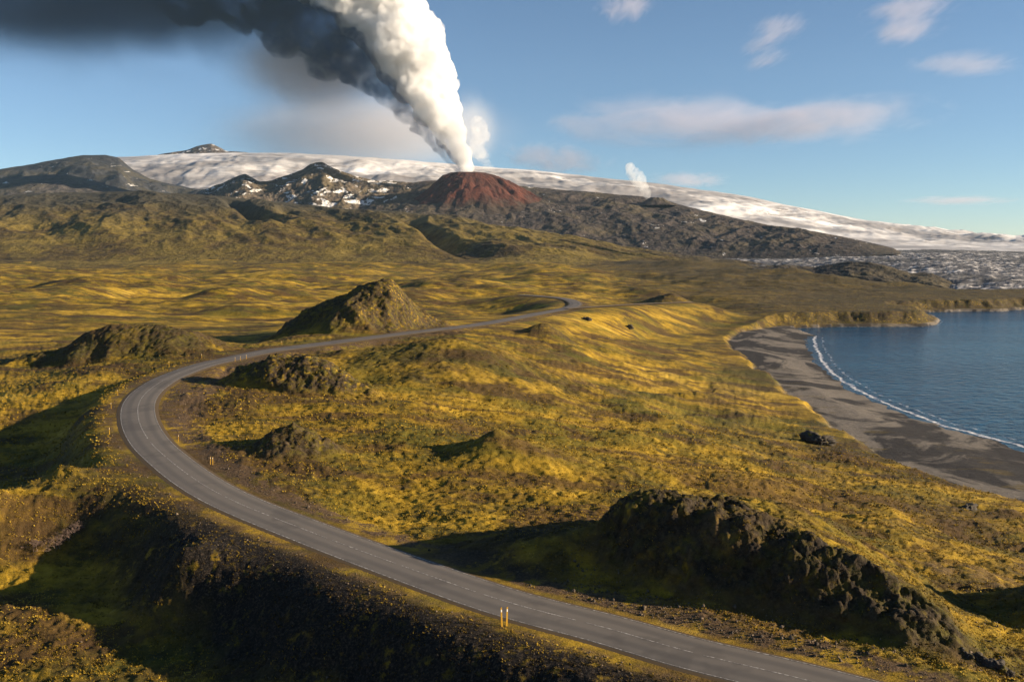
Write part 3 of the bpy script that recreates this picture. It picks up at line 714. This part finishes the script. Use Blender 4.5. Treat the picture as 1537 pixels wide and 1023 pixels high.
# ice field and moraine at right
def fn_field(X, Y, Z, T, PX):
    w = ss(T, 0.0, 0.1) * (1 - ss(T, 0.6, 1) * 0.6)
    return (5.5 * ridged(X / 45, Y / 60, 4, 740) + 9 * fbm(X / 200, Y / 260, 3, 745)) * w
strip('ice_field', 1060, 2050, 600, [
    ([(1060, 2000), (1250, 1300), (1440, 960), (1537, 900), (2050, 860)], [(1060, 402), (1250, 430), (1440, 453), (1537, 461), (2050, 465)], 150, -1.0),
    ([(1060, 3000), (1537, 3300), (2050, 3300)], [(1060, 391), (1100, 387.5), (1340, 376), (1400, 374), (1537, 378), (2050, 382)], 30, 1.0),
    (5400, [(1060, 384), (2050, 374)], 1, 1)],
    FIELD, 'broken grey and white ice field below the glacier', 'ice field', fn_field)
strip('moraine', 1130, 1500, 260, [
    ([(1130, 1350), (1500, 1050)], [(1130, 408), (1250, 432), (1400, 447), (1500, 455)], 60, -1.3),
    ([(1130, 1600), (1500, 1250)], [(1130, 402), (1180, 399), (1225, 402), (1250, 397), (1275, 393.5), (1305, 394), (1340, 402), (1370, 410), (1400, 411), (1430, 424), (1460, 440), (1500, 452)], 16, 1.0),
    ([(1130, 2000), (1500, 1500)], [(1130, 408), (1500, 450)], 1, 1)],
    make_rock_mat('moraine_rock', (0.075, 0.060, 0.042), (0.024, 0.021, 0.019), 0.1), 'dark moraine ridge in front of the ice field', 'ridge',
    lambda X, Y, Z, T, PX: 5 * ridged(X / 60, Y / 60, 4, 750) * ss(T, 0, .3) * (1 - 0.5 * ss(T, .8, 1)))

# ------------------------------------------------------------------ smoke, steam and clouds
def vol_mat(name, dens, col, aniso=0.0):
    m = bpy.data.materials.new(name); m.use_nodes = True; t = m.node_tree; t.nodes.remove(t.nodes['Principled BSDF'])
    v = t.nodes.new('ShaderNodeVolumePrincipled'); v.inputs['Color'].default_value = (*col, 1); v.inputs['Density'].default_value = dens
    v.inputs['Anisotropy'].default_value = aniso
    t.links.new(v.outputs[0], t.nodes['Material Output'].inputs['Volume']); return m
def soft_mat(name, dens, col, scale=2.0, thr=0.42, stretch=(1, 1, 1), aniso=0.0, wf=0.75, wn=1.0):
    """volume inside a unit ball: thins towards the outside and breaks into wisps"""
    m = vol_mat(name, dens, col, aniso); t = m.node_tree; N, L = t.nodes, t.links
    v = [n for n in N if n.type == 'PRINCIPLED_VOLUME'][0]
    tc = N.new('ShaderNodeTexCoord'); ln = N.new('ShaderNodeVectorMath'); ln.operation = 'LENGTH'; L.new(tc.outputs['Object'], ln.inputs[0])
    fr = N.new('ShaderNodeMapRange'); fr.interpolation_type = 'SMOOTHERSTEP'; L.new(ln.outputs['Value'], fr.inputs[0])
    for i, k in enumerate((0.05, 1.0, 1.0, 0.0)): fr.inputs[i + 1].default_value = k
    mp = N.new('ShaderNodeMapping'); mp.inputs['Scale'].default_value = stretch; L.new(tc.outputs['Object'], mp.inputs[0])
    rv = N.new('ShaderNodeObjectInfo'); ad = N.new('ShaderNodeVectorMath'); ad.operation = 'ADD'; mu = N.new('ShaderNodeMath'); mu.operation = 'MULTIPLY'
    L.new(rv.outputs['Random'], mu.inputs[0]); mu.inputs[1].default_value = 40; L.new(mp.outputs[0], ad.inputs[0]); L.new(mu.outputs[0], ad.inputs[1])
    nz = N.new('ShaderNodeTexNoise'); nz.inputs['Scale'].default_value = scale; nz.inputs['Detail'].default_value = 7; nz.inputs['Roughness'].default_value = 0.64; nz.inputs['Distortion'].default_value = 0.8
    L.new(ad.outputs[0], nz.inputs['Vector'])
    m1 = N.new('ShaderNodeMath'); m1.operation = 'MULTIPLY_ADD'; L.new(fr.outputs[0], m1.inputs[0]); m1.inputs[1].default_value = wf; m0 = N.new('ShaderNodeMath'); m0.operation = 'MULTIPLY'; L.new(nz.outputs['Fac'], m0.inputs[0]); m0.inputs[1].default_value = wn; L.new(m0.outputs[0], m1.inputs[2])
    m2 = N.new('ShaderNodeMapRange'); L.new(m1.outputs[0], m2.inputs[0]); m2.inputs[1].default_value = thr + 0.25; m2.inputs[2].default_value = thr + 0.75; m2.inputs[3].default_value = 0; m2.inputs[4].default_value = 1
    m3 = N.new('ShaderNodeMath'); m3.operation = 'MULTIPLY'; L.new(m2.outputs[0], m3.inputs[0]); L.new(fr.outputs[0], m3.inputs[1])
    m4 = N.new('ShaderNodeMath'); m4.operation = 'MULTIPLY'; L.new(m3.outputs[0], m4.inputs[0]); m4.inputs[1].default_value = dens
    L.new(m4.outputs[0], v.inputs['Density']); return m
_b = bmesh.new(); bmesh.ops.create_icosphere(_b, subdivisions=3, radius=1)
BALL_V = np.array([v.co[:] for v in _b.verts]); BALL_F = np.array([[v.index for v in f.verts] for f in _b.faces]); _b.free()
def puffs(name, path, n, mat, parent, Y, voxel, seed, frac=(0.30, 0.55), disp=((60, 0.5), (25, 0.35)), spread=0.72, bias=(0, 0)):
    """billowing hull: balls along a tube, fused by a voxel remesh, roughened by noise"""
    r = np.random.RandomState(seed); P = np.array(path, float); k = Y / F_PX
    C = np.array([pixd(a, b, Y)[:] for a, b, _ in path]); Rr = P[:, 2] * k
    d = np.r_[0, np.cumsum(np.linalg.norm(np.diff(C, axis=0), axis=1) / np.maximum(Rr[:-1], 1))]
    Vs, Fs = [], []
    for i in range(n):
        s = (i + r.rand()) / n * d[-1]; c = np.array([np.interp(s, d, C[:, q]) for q in range(3)]); R = np.interp(s, d, Rr)
        f = r.uniform(*frac); v = r.randn(3); v /= np.linalg.norm(v); v *= (r.rand() ** 0.4) * spread
        c = c + R * (v + np.array([bias[0], 0, bias[1]])); Vs.append(BALL_V * f * R + c); Fs.append(BALL_F + i * len(BALL_V))
    def fuse(V, Fq, vx):
        me = mesh_np('tmp', V, Fq); o = link('tmp', me)
        md = o.modifiers.new('r', 'REMESH'); md.mode = 'VOXEL'; md.voxel_size = vx; md.use_smooth_shade = True
        e = o.evaluated_get(bpy.context.evaluated_depsgraph_get()); m2 = bpy.data.meshes.new_from_object(e)
        bpy.data.objects.remove(o); bpy.data.meshes.remove(me)
        nv = len(m2.vertices); co = np.zeros(nv * 3, np.float32); m2.vertices.foreach_get('co', co)
        nr = np.zeros(nv * 3, np.float32); m2.vertices.foreach_get('normal', nr)
        return m2, co.reshape(-1, 3).astype(float), nr.reshape(-1, 3)
    def faces(m2):
        m2.calc_loop_triangles(); t = np.zeros(len(m2.loop_triangles) * 3, np.int32); m2.loop_triangles.foreach_get('vertices', t); return t.reshape(-1, 3)
    m2, co, nr = fuse(np.concatenate(Vs), np.concatenate(Fs), voxel)
    so = np.argsort(C[:, 2])
    for rnd, (lam, am) in enumerate(disp):
        Rl = np.minimum(np.interp(co[:, 2], C[so, 2], Rr[so]), Rr.max()); lm = lam
        sc = np.clip(Rl / Rr.max() * 1.3, 0.3, 1)
        add = am * lm * (0.62 - 1.6 * np.abs(perlin3(co / lm + 0.35 * perlin3(co / lm * 0.7, seed + 9)[:, None], seed + 50 + rnd))) * sc
        co = co + nr * add[:, None]; fq = faces(m2); bpy.data.meshes.remove(m2)
        m2, co, nr = fuse(co, fq, voxel)
    m2.name = name; m2.materials.clear(); m2.update()
    return link(name, m2, mat, parent)
PY = 4330.0
def ball(name, px, py, Y, rx, rz, ry, mat, parent=None, tilt=0.0):
    o = link(name, mesh_np(name, BALL_V, BALL_F), mat, parent); k = Y / F_PX
    o.location = pixd(px, py, Y); o.scale = (rx * k, ry, rz * k); o.rotation_euler = (0, math.radians(tilt), 0); return o
plume = bpy.data.objects.new('ash_plume', None); COL.objects.link(plume)
tag(plume, 'huge white and black smoke column rising from the red volcano and drifting left', 'smoke plume')
def billow_mat(name, dens, col, scale, lo, hi):
    m = vol_mat(name, dens, col); t = m.node_tree; N, L = t.nodes, t.links; v = [n for n in N if n.type == 'PRINCIPLED_VOLUME'][0]
    tc = N.new('ShaderNodeTexCoord'); nz = N.new('ShaderNodeTexNoise'); nz.inputs['Scale'].default_value = scale; nz.inputs['Detail'].default_value = 5
    nz.inputs['Roughness'].default_value = 0.62; nz.inputs['Distortion'].default_value = 0.6
    L.new(tc.outputs['Object'], nz.inputs['Vector']); mr = N.new('ShaderNodeMapRange'); L.new(nz.outputs['Fac'], mr.inputs[0])
    for i, k in enumerate((lo, hi, 0.0, dens)): mr.inputs[i + 1].default_value = k
    L.new(mr.outputs[0], v.inputs['Density']); return m
STEAM = billow_mat('steam', 0.055, (0.986, 0.981, 0.976), 0.018, 0.36, 0.62); ASH = billow_mat('ash', 0.022, (0.04, 0.09, 0.22), 0.014, 0.34, 0.64)
puffs('steam_column', [(704, 258, 7), (692, 232, 14), (675, 200, 24), (655, 160, 36), (634, 115, 49), (608, 60, 60), (572, 0, 72), (530, -60, 95), (490, -110, 110)], 260, STEAM, plume, PY, 4.5, 11, (0.38, 0.62), ((110, 0.40), (54, 0.50), (27, 0.52), (13, 0.5)), 0.55)
puffs('ash_column', [(689, 254, 4), (666, 228, 7), (637, 198, 11), (602, 160, 18), (562, 122, 28), (515, 78, 44), (460, 34, 62), (380, -5, 78), (290, -50, 90)], 200, ASH, plume, PY - 40, 5.0, 12, (0.38, 0.62), ((110, 0.40), (54, 0.45), (27, 0.45)), 0.55)
ball('ash_cloud', 150, -50, PY + 60, 640, 200, 420, soft_mat('ash_soft', 0.014, (0.04, 0.09, 0.22), 2.2, 0.26, (2.6, 1, 1.2)), plume, 0)
ball('ash_veil', 470, 100, PY + 60, 190, 105, 240, soft_mat('veil', 0.012, (0.82, 0.76, 0.72), 2.0, 0.30), plume, 0)
ball('dust_veil', 530, 200, PY + 300, 320, 90, 400, soft_mat('dust', 0.0035, (0.9, 0.85, 0.82), 2.0, 0.2), plume, 0)
puffs('steam_wisp', [(744, 264, 4), (732, 251, 10), (722, 234, 17), (717, 212, 22), (716, 188, 20)], 60, billow_mat('thin_steam', 0.011, (0.98, 0.97, 0.96), 0.022, 0.40, 0.66), plume, PY - 60, 5.0, 13, disp=((40, .4), (18, .4)))
ball('steam_haze', 712, 195, PY - 40, 56, 85, 170, soft_mat('steam_soft', 0.0030, (0.95, 0.94, 0.94), 2.5, 0.3), plume, 0)
st2 = puffs('steam_plume', [(974, 298, 4), (968, 287, 8), (959, 272, 12), (949, 260, 12), (943, 253, 8)], 60, billow_mat('white_steam', 0.022, (0.985, 0.98, 0.975), 0.03, 0.35, 0.62), None, 3960.0, 4.0, 14, disp=((36, .4), (17, .4)))
tag(st2, 'small white steam puff rising from the vent on the lava ridge', 'steam')
CY_ = 26000.0
CLOUD = soft_mat('cloud', 0.00046, (0.80, 0.73, 0.79), 1.9, 1.04, (2.4, 1, 1.1), 0.0, 0.75, 2.0)
CL = [(1040, 185, 330, 50, 'long grey cloud above the small steam puff', 0), (1235, 182, 250, 42, 'brighter cloud lobe right of the long grey cloud', -6),
      (1440, 301, 110, 9, 'thin flat grey cloud low over the right skyline', 1), (940, 10, 60, 20, 'small pink cloud at the top edge right of the smoke', 3),
      (1365, 14, 85, 22, 'wispy pink cloud at the top right', 2), (1360, 46, 70, 20, 'soft pink cloud just below the top right wisp', 0),
      (1445, 97, 110, 14, 'stretched pink cloud near the right edge', 6), (1145, 66, 42, 9, 'upper small pale cloud left of the top right clouds', 0),
      (1150, 90, 40, 8, 'lower small pale cloud left of the top right clouds', 0), (1170, 42, 52, 14, 'faint streak cloud above the two small pale clouds', 8),
      (830, 240, 120, 30, 'grey cloud bank low beside the white column', 4), (1030, 270, 90, 14, 'faint grey cloud low over the white ice slope', 2)]
for x, y, rx, rz, lab, tl in CL:
    o = ball('cloud', x, y, CY_, rx * 1.2, rz * 1.35, 2600, CLOUD, None, tl); tag(o, lab, 'cloud', 'scattered clouds')

# ------------------------------------------------------------------ small things on the ground
def hit(px, py):
    u, e = ray(px, py); Y = 1 / np.linspace(1 / 62.0, 1 / 900.0, 1600)
    g = ground(u * Y, Y)[0]; z = CAM_H + e * Y
    k = int(np.argmax(z < g)); return Vector((float(u * Y[k]), float(Y[k]), float(g[k])))
pmat = MT('yellow_stake'); pm_ = pmat.done(pmat.mix(pmat.noise(9, 3), (0.34, 0.18, 0.02), (0.52, 0.30, 0.035)), 0.5)
rmat = MT('white_reflector'); rm_ = rmat.done((0.75, 0.73, 0.68), 0.3)
def taper_box(bm, x0, x1, y0, y1, z0, z1, k=0.75, slant=0.0):
    v = [bm.verts.new(p) for p in [(x0, y0, z0), (x1, y0, z0), (x1, y1, z0), (x0, y1, z0), (x0 * k, y0 * k, z1 - slant), (x1 * k, y0 * k, z1), (x1 * k, y1 * k, z1), (x0 * k, y1 * k, z1 - slant)]]
    for f in [(3, 2, 1, 0), (4, 5, 6, 7), (0, 1, 5, 4), (1, 2, 6, 5), (2, 3, 7, 6), (3, 0, 4, 7)]: bm.faces.new([v[q] for q in f])
def bm_mesh(name, bm, mat, parent=None):
    me = bpy.data.meshes.new(name); bm.to_mesh(me); bm.free(); return link(name, me, mat, parent)
post0 = bpy.data.objects.new('marker_post', None); COL.objects.link(post0)
b_ = bmesh.new(); taper_box(b_, -0.085, 0.085, -0.03, 0.03, -0.4, 1.95, 0.8, 0.10); bmesh.ops.bevel(b_, geom=b_.edges[:], offset=0.008, segments=1); bm_mesh('stake', b_, pm_, post0)
b_ = bmesh.new(); taper_box(b_, -0.05, 0.05, -0.034, 0.034, 1.45, 1.68, 1.0); bm_mesh('reflector', b_, rm_, post0)
POSTS = [(753.5, 940, 'left one of the two tall yellow posts on the near road edge'), (760.5, 939, 'right one of the two tall yellow posts on the near road edge'),
    (316, 697, 'left post of the small pair on the inner verge below the brown hummock'), (319.5, 697.5, 'right post of the small pair on the inner verge below the brown hummock'),
    (164.5, 652, 'short pale marker post lowest on the outer edge of the bend'), (167, 613, 'thin yellow marker post leftmost on the outer edge of the bend'),
    (177, 593, 'marker post on the outer bend edge just above the leftmost one'), (254, 549, 'marker post on the outer edge at the foot of the west crag'),
    (303, 538, 'tiny marker post on the outer edge right of the west crag'), (423, 517.5, 'farthest marker post on the outer edge toward the conical crag'),
    (268, 663, 'small marker post on the inner verge above the paired posts'), (353, 543, 'nearest tiny marker post on the inner edge beyond the bend'),
    (361, 541, 'middle tiny marker post on the inner edge beyond the bend'), (370, 539, 'farthest of the three tiny marker posts on the inner edge beyond the bend')]
for i, (px, py, lab) in enumerate(POSTS):
    if i == 0: o = post0; kids = []
    else:
        o = post0.copy(); COL.objects.link(o)
        for ch in list(post0.children):
            c = ch.copy(); COL.objects.link(c); c.parent = o
    p = hit(px, py); o.location = p; o.rotation_euler = (math.radians((i * 37 % 7) - 3) * 0.5, math.radians((i * 53 % 9) - 4) * 0.5, 0.25 + 0.05 * (i % 5)); o.scale = (1, 1, 1) if i < 2 else (0.6, 0.6, 0.68)
    tag(o, lab, 'marker post', 'yellow marker posts along the road')

bk = MT('boulder_rock'); bk_m = None
_n = bk.noise(1.3, 5, 0.65); bk.bump(bk.noise(5, 4), 0.6, 0.1)
bk_m = bk.done(bk.mix(bk.rng(bk.noise(0.9, 4), 0.55, 0.7), bk.mix(_n, (0.02, 0.018, 0.016), (0.09, 0.075, 0.06)), (0.12, 0.095, 0.018)), 0.95)
_b = bmesh.new(); bmesh.ops.create_icosphere(_b, subdivisions=4, radius=1)
B4V = np.array([v.co[:] for v in _b.verts]); B4F = np.array([[v.index for v in f.verts] for f in _b.faces]); _b.free()
def boulder(px, py, size, lab, seed, group=None, cat='boulder', name='boulder'):
    D = 1.1 + 0.5 * perlin3(B4V * 1.1, seed) - 0.75 * np.abs(perlin3(B4V * 2.2, seed + 1)) - 0.35 * np.abs(perlin3(B4V * 4.4, seed + 3)) + 0.14 * perlin3(B4V * 6, seed + 2)
    V = B4V * D[:, None] * np.array(size); V[:, 2] = np.maximum(V[:, 2], -0.45 * size[2])
    o = link(name, mesh_np(name, V, B4F), bk_m); p = hit(px, py); o.location = (p.x, p.y, p.z + 0.2 * size[2]); o.rotation_euler = (0, 0, seed * 1.3)
    tag(o, lab, cat, group)
boulder(1226, 664, (4.4, 2.8, 2.3), 'lone dark rock outcrop on the moss slope above the beach', 901, name='rock_outcrop', cat='rock')
GB = 'dark boulders at the lower right corner'
for k, (a, b, r) in enumerate([(1452, 985, .55), (1466, 990, .8), (1481, 999, .9), (1496, 1004, 1.0), (1442, 975, .4), (1512, 1012, .6)]):
    boulder(a, b, (r, r * .8, r * .7), 'dark boulder in the row at the bottom right corner', 910 + 3 * k, GB)
boulder(1455, 764, (3.4, 1.5, 0.9), 'low dark rock on the bright moss near the right edge', 931)
boulder(945, 493, (3.5, 2.2, 1.8), 'pale isolated rock on the moor below the far track', 934)
boulder(880, 481, (3.2, 2.0, 1.4), 'brown rock beside the dark hollow under the far road', 937)

tw_m = MT('twig'); tw_mat = tw_m.done(tw_m.mix(tw_m.noise(3, 3), (0.10, 0.065, 0.05), (0.24, 0.17, 0.135)), 0.9)
def shrub(px, py, size, lab, seed):
    r = np.random.RandomState(seed); Vs, Fs = [], []
    def seg(a, b, w0, w1):
        d = b - a; s1 = np.cross(d, [0.3, 0.2, 1.0]); s1 /= np.linalg.norm(s1) + 1e-6; s2 = np.cross(d, s1); s2 /= np.linalg.norm(s2) + 1e-6
        k = len(Vs)
        for p, w in ((a, w0), (b, w1)):
            for q in range(3):
                Vs.append(p + w * (math.cos(q * 2.094) * s1 + math.sin(q * 2.094) * s2))
        for q in range(3): Fs.append([k + q, k + (q + 1) % 3, k + 3 + (q + 1) % 3, k + 3 + q])
    def grow(p, d, l, w, lev):
        e = p + d * l; seg(p, e, w, w * 0.65)
        if lev == 0: return
        for _ in range(3 if lev > 1 else 4):
            nd = d + r.randn(3) * 0.55; nd[2] = abs(nd[2]) * 0.8 + 0.1; nd /= np.linalg.norm(nd); grow(e, nd, l * r.uniform(0.6, 0.85), w * 0.62, lev - 1)
    for _ in range(7):
        d = r.randn(3); d[2] = abs(d[2]) + 0.8; d /= np.linalg.norm(d); grow(r.randn(3) * np.array([.3, .3, 0]) * size, d, size * 0.42, 0.035, 4)
    o = link('shrub', mesh_np('shrub', np.array(Vs), np.array(Fs)), tw_mat); o.location = hit(px, py) + Vector((0, 0, -0.1)); tag(o, lab, 'shrub', 'leafless shrubs at the left')
shrub(84, 822, 1.6, 'bare greyish shrub at the edge of the shadow, lowest of the left shrubs', 1)
shrub(101, 808, 1.5, 'bare brown shrub between two others at the edge of the left shadow', 2)
shrub(119, 797, 1.3, 'bare shrub highest and farthest right of the left shrubs', 3)
shrub(48, 826, 1.4, 'leftmost bare reddish shrub standing in sunlit moss', 4)

# grass and moss tufts: uncountable, one object
def tufts(n, seed):
    r = np.random.RandomState(seed)
    Y = 1 / r.uniform(1 / 320.0, 1 / 66.0, n); X = Y * r.uniform(-0.66, 0.66, n)
    z, mk, _, own, d, sd = ground(X, Y)
    cl = fbm(X / 3.0, Y / 2.2, 3, 960) + 0.25 * r.randn(n)
    ok = (d > 2) & (np.abs(sd) > 4.9) & (cl > 0.02 + 0.5 * ss(Y, 180, 320) - 0.10 * mk[:, 3]) & (r.rand(n) > mk[:, 1] * 0.9) & (r.rand(n) > mk[:, 3] * 0.55) & (r.rand(n) > mk[:, 0] * 0.85) & (own * mk[:, 0] < 0.5)
    X, Y, z, mk, cl = X[ok], Y[ok], z[ok], mk[ok], cl[ok]
    XT = np.concatenate(CRAG_TUFTS); X = np.r_[X, XT[:, 0]]; Y = np.r_[Y, XT[:, 1]]; z = np.r_[z, XT[:, 2]]; crag = np.r_[0.75 * mk[:, 3], np.full(len(XT), 0.6)]; n = len(X)
    nb = 5; h = r.uniform(0.09, 0.26, n) * np.clip(Y / 130, 0.8, 1.5) * (1 - 0.7 * ss(Y, 200, 320)); V = np.zeros((n, nb, 3, 3)); c0 = np.stack([X, Y, z - 0.06], 1)
    for b in range(nb):
        a = r.rand(n) * 6.283; lean = r.uniform(0.3, 1.2, n); w = h * r.uniform(0.18, 0.42, n)
        dirv = np.stack([np.cos(a), np.sin(a), 0 * a], 1); sidev = np.stack([-np.sin(a), np.cos(a), 0 * a], 1)
        p = c0 + dirv * (h * r.uniform(0, .5, n))[:, None]
        V[:, b, 0] = p - sidev * w[:, None]; V[:, b, 1] = p + sidev * w[:, None]; V[:, b, 2] = p + dirv * (h * lean)[:, None] + np.array([0, 0, 1.0]) * h[:, None]
    me = mesh_np('grass_tufts', V.reshape(-1, 3), np.arange(n * nb * 3).reshape(-1, 3), False)
    tone = np.clip(0.52 + 0.9 * fbm(X / 9, Y / 6, 3, 965) + 0.16 * r.randn(n) - 0.55 * crag, 0, 1)
    set_attrs(me, {'tone': np.repeat(tone, nb * 3)})
    m = MT('tuft_grass'); t = m.attr('tone').outputs['Fac']
    return tag(link('grass_tufts', me, m.done(m.ramp(t, [(0.0, (0.06, 0.038, 0.010)), (0.25, (0.14, 0.095, 0.012)), (0.55, (0.32, 0.198, 0.017)), (1.0, (0.44, 0.30, 0.045))]), 0.9)), 'short ochre and olive grass tufts all over the near moor', 'grass', kind='stuff')
tufts(240000, 77)

# loose stones on the verges and the dark bank: uncountable, one object
def scree(n, seed):
    r = np.random.RandomState(seed)
    i = r.randint(0, len(RD), n); off = np.where(r.rand(n) < 0.6, 1, -1) * (HW[i] + 1.2 + np.abs(r.randn(n)) * 7.0)
    X = RD[i, 0] + RN[i, 0] * off + r.randn(n) * .6; Y = RD[i, 1] + RN[i, 1] * off + r.randn(n) * .6
    nm = MOUNDS['near']; q = int(n * .25); X[:q] = nm.x + r.uniform(-14, 34, q); Y[:q] = nm.y + r.uniform(-22, 0, q)
    z, mk, _, own, d, sd = ground(X, Y)
    ok = (np.abs(sd) > 4.7) & (Y > 60) & (Y < 300) & (own < 1.0) & (r.rand(n) < 0.08 + mk[:, 1] * 0.8 + 0.25 * mk[:, 3] + (np.arange(n) < q) * 0.5)
    X, Y, z = X[ok], Y[ok], z[ok]; n = len(X)
    B = np.array([[1, 0, 0], [-1, 0, 0], [0, 1, 0], [0, -1, 0], [0, 0, 1], [0, 0, -1]], float); T = np.array([[0, 2, 4], [2, 1, 4], [1, 3, 4], [3, 0, 4], [2, 0, 5], [1, 2, 5], [3, 1, 5], [0, 3, 5]])
    sz = 0.035 + 0.10 * r.rand(n) ** 3 + 0.16 * (r.rand(n) < 0.015)
    V = B[None] * sz[:, None, None] * r.uniform(0.55, 1.3, (n, 6, 1)) + r.randn(n, 6, 3) * 0.15 * sz[:, None, None] + np.stack([X, Y, z + 0.3 * sz], 1)[:, None, :]
    me = mesh_np('scree', V.reshape(-1, 3), (T[None] + 6 * np.arange(n)[:, None, None]).reshape(-1, 3), False)
    m = MT('scree_stone'); tag(link('scree', me, m.done(m.mix(m.rng(m.noise(1.5, 3), 0.35, 0.65), (0.030, 0.024, 0.019), (0.14, 0.105, 0.072)), 0.9)), 'small loose stones scattered on the road verges and bank', 'scree', kind='stuff')
scree(45000, 78)

# ------------------------------------------------------------------ haze
def box(name, lo, hi, mat):
    lo, hi = np.array(lo, float), np.array(hi, float)
    V = np.array([[(lo, hi)[i][0], (lo, hi)[j][1], (lo, hi)[k][2]] for i in (0, 1) for j in (0, 1) for k in (0, 1)])
    Fq = np.array([[0, 1, 3, 2], [4, 6, 7, 5], [0, 4, 5, 1], [2, 3, 7, 6], [0, 2, 6, 4], [1, 5, 7, 3]])
    return link(name, mesh_np(name, V, Fq, False), mat)
tag(box('haze', (-14000, -1500, -60), (16000, 12500, 2600), vol_mat('haze_air', 1.0e-5, (0.48, 0.74, 1.0), 0.0)), 'thin blue air over the whole landscape', 'haze', kind='stuff')
